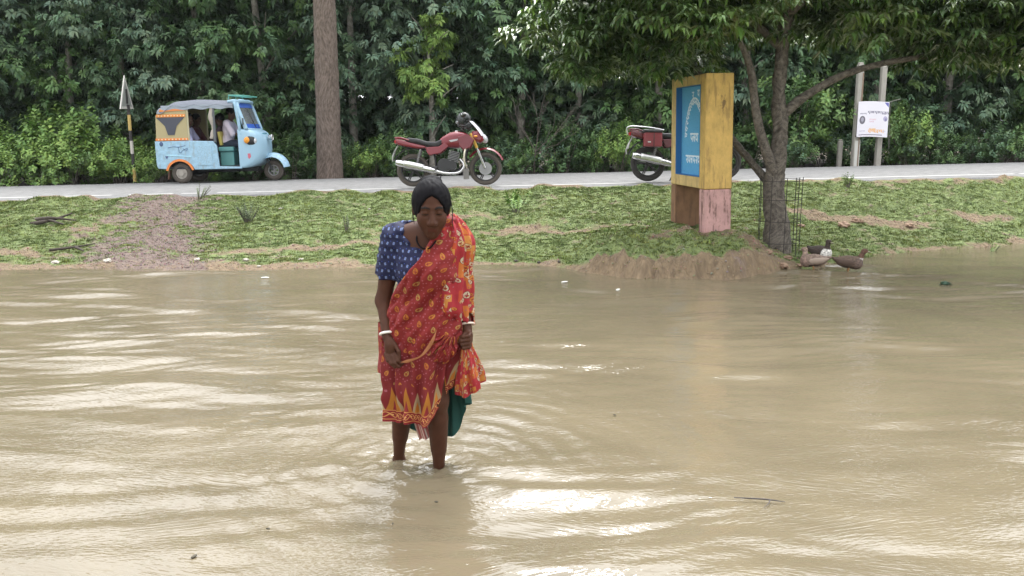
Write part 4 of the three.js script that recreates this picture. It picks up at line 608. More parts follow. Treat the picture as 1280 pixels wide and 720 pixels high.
  if (o.pannier) { const pb = A('side_box', [box(0.3, 0.24, 0.16, [0.05, 0.68, 0.2], [0, 0, -0.04], 0.02)], paintMat([0.2, 0.012, 0.018])); A('box_lid', box(0.32, 0.05, 0.17, [0.05, 0.815, 0.2], [0, 0, -0.04], 0.015), blackPlastic, pb); A('box_seam', box(0.012, 0.22, 0.012, [0.06, 0.68, 0.279], [0, 0, -0.04], 0.003), blackPlastic, pb); A('box_badge', box(0.05, 0.018, 0.008, [-0.02, 0.64, 0.283], [0, 0, -0.04], 0.002), mat([0.6, 0.6, 0.6], 0.4), pb); A('rear_carrier', tube([[-0.35, 0.78, 0.1], [-0.36, 0.9, 0.12], [-0.1, 0.9, 0.16], [0.25, 0.84, 0.16]], 0.012, 8, 14), mat([0.55, 0.55, 0.55], 0.35, { metalness: 0.7 })); }
}
{
  const seat = (x, z) => roadH(x) + 0.006 + 0.03 * clamp((RN - z) / 1.275);
  const a = thing('motorcycle', 'bright red motorcycle with clear windscreen parked at the road edge, all of it visible', 'motorcycle', [-1.77, seat(-1.2, -15.95) + 0.003, -15.95], 0.02); a.rotation.z = 0.0235; a.rotation.x = -0.09;
  motorcycle(a, [0.2, 0.008, 0.02], { flap: true });
  const b = thing('motorcycle', 'dark red motorcycle with side box, half hidden behind the yellow board', 'motorcycle', [2.45, seat(3, -15.95) + 0.003, -15.95], 0.02); b.rotation.z = 0.0235; b.rotation.x = -0.09;
  b.scale.setScalar(1.06);
  motorcycle(b, [0.11, 0.008, 0.014], { pannier: true, tyre: rubber });
  // helmet hung on the mirror of the red one
  const h = thing('helmet', 'black and silver full-face helmet hung on the red motorcycle mirror', 'helmet', [-0.87, roadH(-1) + 1.1, -16.15], -0.5);
  mesh('shell', meshField((x, y, z) => smax(ell(0, 0.1, 0, 0.15, 0.145, 0.125)(x, y, z), -cap(0.12, 0.06, -0.1, 0.12, 0.06, 0.1, 0.05, 0.05)(x, y, z), 0.02), [-0.2, -0.08, -0.16], [0.2, 0.28, 0.16], 0.014), mat([0.03, 0.035, 0.035], 0.25), h);
  mesh('visor', ball(0.105, 0.055, 0.118, [-0.052, 0.07, 0.0], [0, 0, 0.15]), mat([0.32, 0.34, 0.36], 0.15, { metalness: 0.4 }), h);
  mesh('chin_strap', tube([[0, 0.0, 0.1], [0.03, -0.07, 0.05], [0.02, -0.09, 0]], 0.008, 6, 6), blackPlastic, h);
}
// ---------- three-wheeler ----------
{
  const X0 = -7.68, Z0 = -19.85, t = thing('auto_rickshaw', 'light blue three-wheeled passenger rickshaw with open sides and grey canvas roof', 'rickshaw', [X0, roadH(X0 + 0.5) + 0.012, Z0], 0); t.rotation.z = 0.0235;
  const dusty = stainTex([0.31, 0.5, 0.64], [0.27, 0.3, 0.3], 0.5, 53); dusty.wrapS = dusty.wrapT = THREE.RepeatWrapping;
  const blue = new THREE.MeshPhysicalMaterial({ color: 0xffffff, map: dusty, roughness: 0.45, clearcoat: 0.4, clearcoatRoughness: 0.3, side: THREE.DoubleSide }), blueD = paintMat([0.22, 0.47, 0.62], 0.3), A = (n, g, m, p = t) => mesh(n, g, m, p), HW = 0.63;
  const canvas = mat([0.17, 0.185, 0.22], 0.85), dark = mat([0.025, 0.027, 0.03], 0.8), teal = mat([0.12, 0.33, 0.32], 0.5);
  // body sides: tub with passenger opening above and driver's step cut out
  const side = [[0, 0.4], [0.0, 0.92], [0.72, 0.92], [0.76, 0.92], [1.26, 0.9], [1.33, 0.8], [1.36, 0.36], [1.84, 0.34], [1.84, 0.3], [1.3, 0.3], [0.82, 0.3], [0.76, 0.4], [0.66, 0.47], [0.5, 0.5], [0.34, 0.47], [0.25, 0.4], [0.22, 0.32], [0.03, 0.34]];
  for (const s of [1, -1]) {
    const body = A('side_panel', ext(side, 0.05, 0.012).translate(0, 0, s > 0 ? HW - 0.05 : -HW), blue);
    A('door_panel', box(0.32, 0.42, 0.012, [1.06, 0.6, s * (HW + 0.004)], undefined, 0.005), blue, body);
    A('trim_rib', box(0.55, 0.02, 0.015, [0.5, 0.6, s * (HW + 0.004)], [0, 0, -0.08], 0.006), paintMat([0.4, 0.68, 0.8], 0.3), body);
    A('side_mark', ball(0.04, 0.05, 0.01, [0.14, 0.86, s * (HW + 0.002)]), mat([0.06, 0.1, 0.2], 0.6), body);
    A('side_mark', ext([[0.2, 0.6], [0.27, 0.6], [0.235, 0.54]], 0.006, 0.001).translate(0, 0, s > 0 ? HW + 0.001 : -HW - 0.007), mat([0.08, 0.1, 0.22], 0.6), body);
    // looping painted script on the flank
    A('painted_flourish', [tube([[0.28, 0.78, s * (HW + 0.004)], [0.4, 0.8, s * (HW + 0.004)], [0.5, 0.79, s * (HW + 0.004)], [0.66, 0.82, s * (HW + 0.004)]], 0.006, 4, 10), tube([[0.5, 0.79, s * (HW + 0.004)], [0.53, 0.66, s * (HW + 0.004)], [0.6, 0.72, s * (HW + 0.004)], [0.7, 0.76, s * (HW + 0.004)], [0.66, 0.7, s * (HW + 0.004)], [0.6, 0.76, s * (HW + 0.004)]], 0.005, 4, 16)], mat([0.1, 0.16, 0.3], 0.6), body);
    // orange flame band over the rear wheel arch
    A('arch_band', sheet((u, v) => { const a = lerp(0.25, 2.9, u), rr = 0.265 + v * 0.05; return [0.5 + rr * Math.cos(a), 0.22 + rr * Math.sin(a), s * (HW + 0.003)]; }, 18, 1), mat([0.75, 0.24, 0.06], 0.6), body);
    // rear quarter canvas with clear panel and coloured edging
    const q = A('quarter_canvas', ext([[0.03, 0.93], [0.72, 0.93], [0.72, 1.62], [0.2, 1.62], [0.06, 1.46]], 0.012, 0.003).translate(0, 0, s > 0 ? HW - 0.03 : -HW + 0.018), mat([0.42, 0.36, 0.2], 0.8), t);
    const zf = s > 0 ? HW - 0.016 : -HW + 0.004;
    A('dark_panel', ext([[0.08, 1.42], [0.68, 1.42], [0.5, 1.24], [0.44, 1.05], [0.3, 1.05], [0.25, 1.24]], 0.01, 0.002).translate(0, 0, zf), mat([0.06, 0.065, 0.09], 0.4), q);
    A('lower_band', box(0.7, 0.05, 0.012, [0.375, 0.955, zf + 0.006], undefined, 0.003), mat([0.72, 0.22, 0.06], 0.6), q);
    A('upper_band', box(0.62, 0.055, 0.012, [0.39, 1.455, zf + 0.006], undefined, 0.003), mat([0.75, 0.25, 0.05], 0.6), q); A('upper_band', box(0.54, 0.05, 0.012, [0.43, 1.575, zf + 0.006], [0, 0, 0.04], 0.003), mat([0.7, 0.25, 0.08], 0.6), q);
    for (let k = 0; k < 9; k++) { A('bead', ball(0.016, 0.016, 0.006, [0.09 + k * 0.075, 0.955, zf + 0.012]), mat([0.8, 0.65, 0.4], 0.5), q); A('bead', ball(0.016, 0.014, 0.006, [0.13 + k * 0.068, 1.455, zf + 0.012]), mat([0.8, 0.62, 0.35], 0.5), q); }
    A('pillar', tube([[0.74, 0.9, s * (HW - 0.03)], [0.74, 1.66, s * (HW - 0.04)]], 0.022, 8), mat([0.5, 0.46, 0.3], 0.6)); A('pillar', tube([[1.3, 0.88, s * (HW - 0.03)], [1.3, 1.66, s * (HW - 0.04)]], 0.03, 8), mat([0.12, 0.13, 0.14], 0.6));
    A('front_pillar', tube([[1.85, 1.1, s * (HW - 0.03)], [1.82, 1.4, s * (HW - 0.03)], [1.76, 1.72, s * (HW - 0.05)]], 0.035, 10, 8), blue);
  }
  A('floor', box(1.8, 0.05, HW * 2 - 0.12, [0.93, 0.34, 0], undefined, 0.01), dark); A('rear_panel', box(0.04, 0.6, HW * 2 - 0.11, [0.03, 0.63, 0], undefined, 0.015), blue);
  A('rear_curtain', sheet((u, v) => [lerp(0.04, 0.2, v * v), lerp(0.92, 1.62, v), lerp(-HW + 0.05, HW - 0.05, u) + 0, u, v], 8, 6), mat([0.2, 0.19, 0.17], 0.8));
  A('chassis', [box(1.9, 0.1, 0.3, [1.1, 0.27, 0], undefined, 0.02), box(0.4, 0.16, 0.9, [0.5, 0.25, 0], undefined, 0.03), cyl(0.03, 0.03, 1.0, [0.5, 0.22, 0], [Math.PI / 2, 0, 0], 10)], dark);
  // canvas roof with sagging edges
  A('canvas_roof', sheet((u, v) => { const x = lerp(0.1, 1.74, u), b = (v - 0.5) * 2, e = Math.pow(Math.abs(b), 6); return [x, 1.64 + 0.14 * sstep(0, 0.25, u) - 0.13 * e * (1 + 0.2 * Math.sin(u * 22)) - 0.015 * Math.sin(u * 9) * (1 - e), b * (HW + 0.015)]; }, 40, 22), canvas);
  A('roof_skirt', sheet((u, v) => { const x = lerp(0.2, 1.74, u); return [x, 1.67 - v * 0.085 - 0.015 * Math.sin(u * 25) * v, HW + 0.012 - v * 0.015]; }, 40, 3), mat([0.36, 0.41, 0.48], 0.8));
  A('rolled_curtain', tube([[1.27, 1.62, HW - 0.05], [1.24, 1.4, HW - 0.04], [1.28, 1.18, HW - 0.06], [1.22, 0.95, HW - 0.05]], [0.04, 0.055, 0.04, 0.05], 10, 14, (p, a) => 0.012 * N3(p.y * 12, Math.cos(a) * 2, Math.sin(a) * 2)), mat([0.42, 0.38, 0.33], 0.9));
  // front: cowl, windscreen, roof cap
  A('front_cowl', skinX([[1.8, HW, 0.31, 1.14, 0.04], [1.93, HW, 0.31, 1.14, 0.06], [2.06, HW - 0.03, 0.34, 1.12, 0.12], [2.18, HW - 0.14, 0.42, 1.07, 0.18], [2.27, HW - 0.3, 0.55, 0.98, 0.18], [2.3, HW - 0.42, 0.64, 0.9, 0.12]]), blue);
  const ws = (y, z, off = 0) => [lerp(2.06, 1.86, (y - 1.1) / 0.58) + off - 0.22 * z * z, y, z];
  const frame = A('windscreen_frame', [tube([ws(1.13, -0.57), ws(1.4, -0.57), ws(1.66, -0.53), ws(1.73, -0.4), ws(1.735, 0), ws(1.73, 0.4), ws(1.66, 0.53), ws(1.4, 0.57), ws(1.13, 0.57)], 0.045, 10, 50), tube([ws(1.13, 0.57), ws(1.12, 0.3), ws(1.12, -0.3), ws(1.13, -0.57)], 0.035, 10, 20)], blue);
  A('windscreen', sheet((u, v) => ws(lerp(1.14, 1.7, v), lerp(-0.55, 0.55, u), 0.005), 12, 8), new THREE.MeshPhysicalMaterial({ color: lin(0.55, 0.6, 0.65), roughness: 0.06, transmission: 0.75, thickness: 0, side: THREE.DoubleSide }), frame);
  A('tint_band', sheet((u, v) => ws(lerp(1.6, 1.7, v), lerp(-0.54, 0.54, u), 0.013), 12, 2), mat([0.06, 0.14, 0.5], 0.25), frame); A('tint_band', sheet((u, v) => ws(lerp(1.15, 1.25, v), lerp(-0.54, 0.54, u), 0.013), 12, 2), mat([0.05, 0.13, 0.5], 0.25), frame);
  A('wiper', tube([ws(1.16, 0.1, 0.03), ws(1.4, 0.16, 0.03), ws(1.58, 0.2, 0.03)], 0.008, 6, 6), blackPlastic, frame);
  A('roof_cap', skinX([[1.62, HW - 0.05, 1.7, 1.76, 0.025], [1.75, HW - 0.04, 1.7, 1.775, 0.03], [1.84, HW - 0.1, 1.7, 1.765, 0.03], [1.9, HW - 0.25, 1.71, 1.75, 0.018]]), blue);
  A('roof_carrier', [...[-0.5, 0, 0.5].map(z => tube([[1.62, 1.78, z], [1.64, 1.86, z], [1.95, 1.85, z]], 0.013, 8)), tube([[1.95, 1.85, -0.5], [1.95, 1.85, 0.5]], 0.014, 8), tube([[1.63, 1.86, -0.5], [1.63, 1.86, 0.5]], 0.014, 8)], mat([0.12, 0.4, 0.33], 0.5));
  A('belt_line', sheet((u, v) => { const a = lerp(-1, 1, u), z = a * (HW + 0.006), x = 2.1 - 0.36 * Math.pow(Math.abs(a), 2.4); return [x + 0.13, 1.02 + v * 0.03, z]; }, 24, 1), mat([0.1, 0.3, 0.4], 0.5));
  for (const s of [1, -1]) { const l = A('headlight', ball(0.13, 0.1, 0.05, [2.06, 0.89, s * (HW - 0.06)], [0, s * 0.75, -0.12]), blackPlastic); A('amber_lens', ball(0.08, 0.075, 0.05, [2.0, 0.9, s * (HW - 0.012)], [0, s * 0.6, -0.1]), amber, l); A('clear_lens', ball(0.06, 0.065, 0.04, [2.12, 0.885, s * (HW - 0.105)], [0, s * 0.9, 0]), lampGlass, l); A('red_badge', ext([[2.0, 0.62], [2.06, 0.62], [2.07, 0.55], [2.03, 0.5], [1.99, 0.55]], 0.006, 0.001).translate(-0.02, 0, s > 0 ? HW - 0.018 : -HW + 0.012), mat([0.55, 0.15, 0.2], 0.6), l); A('wing_mirror', [box(0.02, 0.14, 0.09, [1.98, 1.3, s * (HW + 0.14)], [0, 0.2, 0], 0.01), tube([[1.9, 1.2, s * (HW - 0.02)], [1.97, 1.26, s * (HW + 0.12)]], 0.008, 6)], blackPlastic, l); }
  A('horn_lamp', [cyl(0.05, 0.07, 0.08, [2.36, 0.95, 0.1], [0, 0, -Math.PI / 2], 18), torus(0.07, 0.012, [2.4, 0.95, 0.1], [0, Math.PI / 2, 0], 20, 8)], chrome);
  // front wheel, fork, mudguard
  A('front_mudguard', sheet((u, v) => { const a = lerp(2.6, 0.15, u), b = (v - 0.5) * 2, rr = 0.27 + 0.1 * (1 - b * b); return [2.36 + rr * Math.cos(a), 0.25 + rr * Math.sin(a), b * 0.17]; }, 24, 10), blue);
  wheel(t, 2.36, 0.225, 0.225, 0.11, 6, steel, dustyRubber);
  A('fork', [tube([[2.24, 0.5, 0.1], [2.36, 0.225, 0.1]], 0.022, 8), tube([[2.24, 0.5, -0.1], [2.36, 0.225, -0.1]], 0.022, 8)], dark);
  for (const s of [1, -1]) { const w = wheel(t, 0.5, 0.225, 0.225, 0.12, 0, steel, dustyRubber); w.position.z = s * 0.52; mesh('hub_plate', [cyl(0.12, 0.12, 0.02, [0, 0, s * 0.03], [Math.PI / 2, 0, 0], 24), cyl(0.05, 0.06, 0.04, [0, 0, s * 0.05], [Math.PI / 2, 0, 0], 18), ...[0, 1, 2, 3, 4].map(k => ball(0.012, 0.012, 0.01, [0.09 * Math.cos(k * 1.257), 0.09 * Math.sin(k * 1.257), s * 0.045], undefined, 8))], mat([0.38, 0.35, 0.31], 0.6, { metalness: 0.4 }), w); A('mud_flap', box(0.012, 0.2, 0.16, [0.22, 0.2, s * 0.5], [0, 0, -0.15], 0.003), mat([0.2, 0.11, 0.08], 0.9)); }
  // seats and inside
  A('passenger_seat', [box(0.42, 0.14, 1.05, [0.42, 0.6, 0], undefined, 0.04), box(0.12, 0.5, 1.05, [0.2, 0.86, 0], [0, 0, 0.15], 0.04)], mat([0.06, 0.05, 0.05], 0.7)); A('facing_seat', box(0.26, 0.1, 1.0, [1.12, 0.6, 0], undefined, 0.03), mat([0.06, 0.05, 0.05], 0.7));
  A('driver_seat', [box(0.34, 0.1, 0.6, [1.45, 0.72, 0.1], undefined, 0.03), box(0.3, 0.34, 0.5, [1.45, 0.5, 0.1], undefined, 0.02)], teal);
  A('driver_backrest', box(0.06, 0.3, 0.6, [1.33, 0.95, 0.1], [0, 0, 0.12], 0.02), mat([0.5, 0.42, 0.1], 0.7));
  A('handlebar', [tube([[1.84, 1.02, 0.28], [1.86, 1.05, 0.1], [1.86, 1.05, -0.1], [1.84, 1.02, -0.28]], 0.014, 8, 12), tube([[1.88, 1.04, 0], [2.05, 0.7, 0]], 0.03, 8)], dark);
  A('dashboard', box(0.1, 0.16, 1.0, [1.9, 1.0, 0], undefined, 0.03), dark);
}
// ---------- the wading woman ----------
const skinM = new THREE.MeshPhysicalMaterial({ color: 0xffffff, vertexColors: true, roughness: 0.5, specularIntensity: 0.3, side: THREE.DoubleSide }), hairM = new THREE.MeshPhysicalMaterial({ color: lin(0.006, 0.0055, 0.007), roughness: 0.6, specularIntensity: 0.12, side: THREE.DoubleSide });
// head field in its own axes (y up, z to the face), returned in the axes of the figure
function headFields(cx, cy, cz, pitch, yaw, s) {
  const inv = new THREE.Matrix4().compose(V(cx, cy, cz), new THREE.Quaternion().setFromEuler(new THREE.Euler(pitch, yaw, 0, 'YXZ')), V(s, s, s)).invert().elements;
  const loc = f => (x, y, z) => s * f(inv[0] * x + inv[4] * y + inv[8] * z + inv[12], inv[1] * x + inv[5] * y + inv[9] * z + inv[13], inv[2] * x + inv[6] * y + inv[10] * z + inv[14]);
  const base = join(0.03, ell(0, 0.03, -0.012, 0.072, 0.09, 0.092), ell(0, -0.035, 0.022, 0.056, 0.083, 0.064), cap(0, -0.098, 0.055, 0, -0.094, 0.055, 0.02, 0.02), cap(0.034, -0.03, 0.052, 0.034, -0.035, 0.05, 0.024, 0.024), cap(-0.034, -0.03, 0.052, -0.034, -0.035, 0.05, 0.024, 0.024));
  const feat = [cap(0, 0.006, 0.084, 0, -0.034, 0.1, 0.008, 0.013), cap(-0.013, -0.039, 0.091, 0.013, -0.039, 0.091, 0.008, 0.008), cap(-0.036, 0.024, 0.072, 0.036, 0.024, 0.072, 0.011, 0.011), cap(-0.015, -0.064, 0.079, 0.015, -0.064, 0.079, 0.0045, 0.0045), cap(-0.011, -0.073, 0.078, 0.011, -0.073, 0.078, 0.0055, 0.0055), ell(0.073, 0, -0.012, 0.011, 0.03, 0.019), ell(-0.073, 0, -0.012, 0.011, 0.03, 0.019)];
  const eyes = [cap(-0.03, 0.006, 0.072, -0.03, 0.006, 0.072, 0.0135, 0.0135), cap(0.03, 0.006, 0.072, 0.03, 0.006, 0.072, 0.0135, 0.0135)], sock = [cap(-0.03, 0.008, 0.093, -0.03, 0.006, 0.093, 0.014, 0.014), cap(0.03, 0.008, 0.093, 0.03, 0.006, 0.093, 0.014, 0.014)];
  const head = (x, y, z) => { let d = base(x, y, z); for (const f of feat) d = smin(d, f(x, y, z), 0.012); for (const f of sock) d = smax(d, -f(x, y, z), 0.012); for (const f of eyes) d = smin(d, f(x, y, z), 0.004); return d; };
  const tint = (x, y, z) => { const X = inv[0] * x + inv[4] * y + inv[8] * z + inv[12], Y = inv[1] * x + inv[5] * y + inv[9] * z + inv[13], Z = inv[2] * x + inv[6] * y + inv[10] * z + inv[14]; if (Z > 0.06) { if (Math.abs(Y + 0.069) < 0.0085 && Math.abs(X) < 0.019) return 'lip'; const b = Y - 0.031 + 0.25 * Math.abs(Math.abs(X) - 0.03); if (Math.abs(b) < 0.0042 && Math.abs(X) > 0.009 && Math.abs(X) < 0.05) return 'brow'; if (Math.abs(Y + 0.0005 ) < 0.0022 && Math.abs(Math.abs(X) - 0.03) < 0.014) return 'brow'; } return 'skin'; };
  return { loc, head: loc(head), tint };
}
const paintSkin = (g, tint, c) => setCol(g, (x, y, z) => { const k = tint(x, y, z), n = 1 + 0.1 * N3(x * 22, y * 22, z * 22); return k === 'brow' ? [0.012, 0.01, 0.01] : k === 'lip' ? [c[0] * 1.05, c[1] * 0.75, c[2] * 0.8] : c.map(v => v * n); });
// printed cloth
const paisley = (c, x, y, s, rot, fill) => { c.save(); c.translate(x, y); c.rotate(rot); c.scale(s, s); c.beginPath(); c.moveTo(0, -1); c.bezierCurveTo(0.9, -0.5, 0.8, 0.9, 0, 1); c.bezierCurveTo(-0.8, 0.9, -0.75, -0.3, 0, -1); c.fillStyle = fill; c.fill(); c.strokeStyle = '#6a1018'; c.lineWidth = 0.1; c.stroke(); c.beginPath(); c.arc(0, 0.28, 0.32, 0, 7); c.fillStyle = '#b4591c'; c.fill(); c.beginPath(); c.moveTo(0, -0.6); c.lineTo(0, 0.8); c.moveTo(-0.35, 0.1); c.lineTo(0.35, 0.5); c.stroke(); c.restore(); };
const flower = (c, x, y, s) => { c.fillStyle = '#ab6678'; for (let k = 0; k < 5; k++) { c.beginPath(); c.arc(x + s * 0.6 * Math.cos(k * 1.257), y + s * 0.6 * Math.sin(k * 1.257), s * 0.42, 0, 7); c.fill(); } c.fillStyle = '#a22338'; c.beginPath(); c.arc(x, y, s * 0.3, 0, 7); c.fill(); };
const ground = (c, w, h, q, col, n = 900) => { c.fillStyle = col; c.fillRect(0, 0, w, h); for (let i = 0; i < n; i++) { c.fillStyle = `rgba(${q() < 0.5 ? '90,8,24' : '205,50,52'},${0.08 + 0.12 * q()})`; c.fillRect(q() * w, q() * h, 2 + 14 * q(), 1 + 4 * q()); } };
const bodyPrint = (c, w, h, q, m) => { const st = 0.075 * m; let row = 0; for (let y = -st; y < h + st; y += st * 0.86, row++) for (let x = -st + (row % 2) * st / 2; x < w + st; x += st) { paisley(c, x, y, st * 0.27, (row % 2 ? 0.5 : -0.6) + 0.2 * q(), ['#bb7a2c', '#b56a22', '#b38a4c'][Math.floor(q() * 3)]); for (const [a, b] of [[0.5, 0.02], [0.28, 0.36], [-0.28, 0.4], [0.02, 0.5], [0.5, 0.26], [0.36, -0.28]]) flower(c, x + a * st, y + b * st, st * 0.05); } };
const wrapTex = canvasTex(1024, 1024, (c, w, h) => { const q = rng(11), m = w / 0.75; ground(c, w, h, q, '#8a1b1b'); bodyPrint(c, w, h, q, m); });
const palluTex = canvasTex(1024, 1024, (c, w, h) => { const q = rng(12), m = w / 0.5; ground(c, w, h, q, '#a82430'); for (let i = 0; i < 90; i++) { c.fillStyle = ['#c4702a', '#b9481f', '#c98a3c', '#a01c2a'][i % 4]; c.save(); c.translate(q() * w, q() * h); c.rotate(0.2 * (q() - 0.5)); c.fillRect(-20 - 20 * q(), -60 - 60 * q(), 26 + 44 * q(), 90 + 120 * q()); c.restore(); }
  for (let i = 0; i < 120; i++) paisley(c, q() * w, q() * h, 20 + 26 * q(), (q() - 0.5) * 1.6, ['#cdb384', '#c9852f', '#c8bfa8'][i % 3]);
  for (let i = 0; i < 90; i++) { const x = q() * w, y = q() * h, s = 12 + 22 * q(); c.fillStyle = '#cfbfa4'; c.beginPath(); c.moveTo(x, y - s); c.lineTo(x + s * 0.5, y); c.lineTo(x - s * 0.2, y + s); c.fill(); } for (let i = 0; i < 160; i++) flower(c, q() * w, q() * h, 5 + 5 * q()); });
const skirtTex = canvasTex(2048, 900, (c, w, h) => {                       // 1.4 m round, 0.6 m high, hem at the bottom
  const q = rng(13), m = w / 1.4, y0 = h; ground(c, w, h, q, '#7e171c', 1500); bodyPrint(c, w, h - 0.19 * m, q, m * 0.95);
  c.fillStyle = '#7e171c'; c.fillRect(0, y0 - 0.2 * m, w, 0.2 * m);
  for (let x = 0, k = 0; x < w; x += 0.062 * m, k++) { c.fillStyle = k % 2 ? '#b4761f' : '#b09c78'; c.beginPath(); c.moveTo(x, y0 - 0.062 * m); c.lineTo(x + 0.031 * m, y0 - (0.17 + 0.02 * (k % 2)) * m); c.lineTo(x + 0.062 * m, y0 - 0.062 * m); c.fill(); c.fillStyle = k % 2 ? '#8a1c22' : '#c9822a'; c.beginPath(); c.moveTo(x + 0.016 * m, y0 - 0.064 * m); c.lineTo(x + 0.031 * m, y0 - 0.12 * m); c.lineTo(x + 0.046 * m, y0 - 0.064 * m); c.fill(); flower(c, x, y0 - 0.16 * m, 0.006 * m); }
  c.fillStyle = '#8c1a22'; c.fillRect(0, y0 - 0.062 * m, w, 0.062 * m); c.strokeStyle = '#dca866'; c.lineWidth = 0.0035 * m; for (const y of [0.06, 0.014]) { c.beginPath(); c.moveTo(0, y0 - y * m); c.lineTo(w, y0 - y * m); c.stroke(); }
  c.beginPath(); for (let x = 0; x < w; x += 4) c.lineTo(x, y0 - (0.037 + 0.014 * Math.sin(x / m * 150)) * m); c.stroke(); c.beginPath(); for (let x = 0; x < w; x += 4) c.lineTo(x, y0 - (0.037 - 0.012 * Math.sin(x / m * 150 + 0.8)) * m); c.stroke();
  for (let x = 0; x < w; x += 0.021 * m) { c.fillStyle = '#e0b070'; c.beginPath(); c.arc(x, y0 - 0.037 * m, 0.004 * m, 0, 7); c.fill(); }
});
const blouseTex = canvasTex(512, 512, (c, w, h) => { const q = rng(14); c.fillStyle = '#070f38'; c.fillRect(0, 0, w, h); for (let i = 0; i < 500; i++) { c.fillStyle = `rgba(${q() < 0.5 ? '8,14,50' : '40,66,150'},.25)`; c.fillRect(q() * w, q() * h, 8 * q(), 3 * q()); } for (let y = 0, r = 0; y < h; y += 64, r++) for (let x = (r % 2) * 32; x < w; x += 64) { c.save(); c.translate(x + 16, y + 32); c.rotate((q() - 0.5) * 0.8); c.fillStyle = '#7484a4'; c.fillRect(-9, -12, 18, 24); c.fillStyle = '#2a3d8a'; c.fillRect(-3, -9, 3, 18); c.fillRect(2, -9, 3, 18); c.restore(); c.fillStyle = '#2c4690'; c.fillRect(x + 44, y + 8, 8, 8); } });
{
  const wom = thing('person', 'person in blue blouse and red patterned saree wading barefoot through muddy water', 'person', [-0.47, 0, -4.27]);
  const skin = [0.066, 0.027, 0.016];
  const H = headFields(0.088, 1.33, 0.1, 0.2, 0.13, 1.09);
  // field of the torso alone, shared by body, blouse and drape
  const torso = join(0.07, ell(0.06, 1.08, 0.015, 0.15, 0.18, 0.1), ell(0.05, 0.87, 0, 0.132, 0.2, 0.105), cap(-0.078, 1.19, 0.01, 0.18, 1.2, 0.01, 0.054, 0.052), cap(-0.005, 1.04, 0.075, -0.005, 1.03, 0.075, 0.06, 0.06), cap(0.125, 1.04, 0.075, 0.125, 1.03, 0.075, 0.06, 0.06));
  const neck = cap(0.082, 1.25, 0.06, 0.06, 1.16, 0.015, 0.046, 0.055);
  const armA = join(0.03, cap(-0.105, 1.18, 0.01, -0.165, 0.87, 0.0, 0.052, 0.037), cap(-0.165, 0.87, 0.0, -0.135, 0.712, 0.115, 0.037, 0.023));
  const armB = join(0.03, cap(0.19, 1.18, 0.01, 0.215, 0.93, -0.02, 0.048, 0.036), cap(0.215, 0.93, -0.02, 0.25, 0.745, 0.07, 0.035, 0.024));
  const leg = (kx, ky, kz, ax, ay, az, tx, tz) => join(0.03, cap(kx * 0.7, 0.72, -0.02, kx, ky, kz, 0.085, 0.055), cap(kx, ky, kz, ax, ay, az, 0.05, 0.027), cap(kx, ky - 0.1, kz - 0.015, lerp(kx, ax, 0.62), lerp(ky, ay, 0.62), lerp(kz, az, 0.62) - 0.012, 0.046, 0.034), cap(ax, ay, az - 0.03, ax, ay - 0.05, az - 0.04, 0.03, 0.028), cap(ax, ay - 0.035, az - 0.01, tx, -0.115, tz, 0.032, 0.022), cap(ax, ay - 0.07, az - 0.02, tx, -0.12, tz, 0.028, 0.024));
  const legA = leg(-0.085, 0.37, -0.02, -0.124, 0.0, -0.115, -0.145, 0.03), legB = leg(0.1, 0.38, 0.07, 0.097, -0.045, -0.005, 0.1, 0.16);
  const bodyF = join(0.035, torso, neck, ell(0.05, 0.7, -0.01, 0.16, 0.14, 0.11), armA, armB, legA, legB);
  const body = [paintSkin(meshField(bodyF, [-0.32, -0.18, -0.3], [0.42, 1.28, 0.26], 0.0105), () => 'skin', skin)];
  body.push(paintSkin(meshField((x, y, z) => Math.min(H.head(x, y, z), smin(H.head(x, y, z), neck(x, y, z), 0.02)), [-0.06, 1.15, -0.08], [0.24, 1.5, 0.28], 0.0042), H.tint, skin));
  // hands: palm, four fingers of different length, thumb
  const handA = [ell(-0.116, 0.668, 0.137, 0.03, 0.047, 0.02), cap(-0.135, 0.715, 0.113, -0.118, 0.68, 0.13, 0.024, 0.024)], handB = [ell(0.256, 0.702, 0.092, 0.024, 0.043, 0.028), cap(0.25, 0.75, 0.068, 0.254, 0.715, 0.085, 0.024, 0.024)];
  const finger = (list, ...p) => { for (let i = 0; i + 1 < p.length; i++) list.push(cap(...p[i], ...p[i + 1], 0.0098 - i * 0.0012, 0.0086 - i * 0.0012)); };
  [[-0.14, 0.635, 0.14, 0.036], [-0.124, 0.628, 0.148, 0.042], [-0.106, 0.628, 0.152, 0.04], [-0.09, 0.635, 0.15, 0.033]].forEach(([x, y, z, l]) => finger(handA, [x, y, z], [x + 0.012, y - l * 0.8, z + 0.016], [x + 0.03, y - l * 1.25, z + 0.012], [x + 0.042, y - l * 1.15, z - 0.006]));
  finger(handA, [-0.095, 0.685, 0.145], [-0.074, 0.652, 0.162], [-0.07, 0.62, 0.164]);
  [[0.732, 0.028], [0.713, 0.034], [0.694, 0.033], [0.676, 0.026]].forEach(([y, l], k) => finger(handB, [0.268, y - 0.004, 0.108], [0.262, y - 0.01, 0.132], [0.262 - l, y - 0.014, 0.138], [0.25 - l, y - 0.014, 0.122]));
  finger(handB, [0.24, 0.725, 0.105], [0.226, 0.712, 0.126], [0.218, 0.695, 0.134]);
  const joinHand = l => (x, y, z) => { let d = 9; for (const f of l) d = smin(d, f(x, y, z), 0.006); return d; };
  body.push(paintSkin(meshField(joinHand(handA), [-0.19, 0.55, 0.07], [-0.03, 0.76, 0.21], 0.0035), () => 'skin', skin), paintSkin(meshField(joinHand(handB), [0.17, 0.63, 0.03], [0.31, 0.78, 0.17], 0.0035), () => 'skin', skin));
  mesh('body', body, skinM, wom);
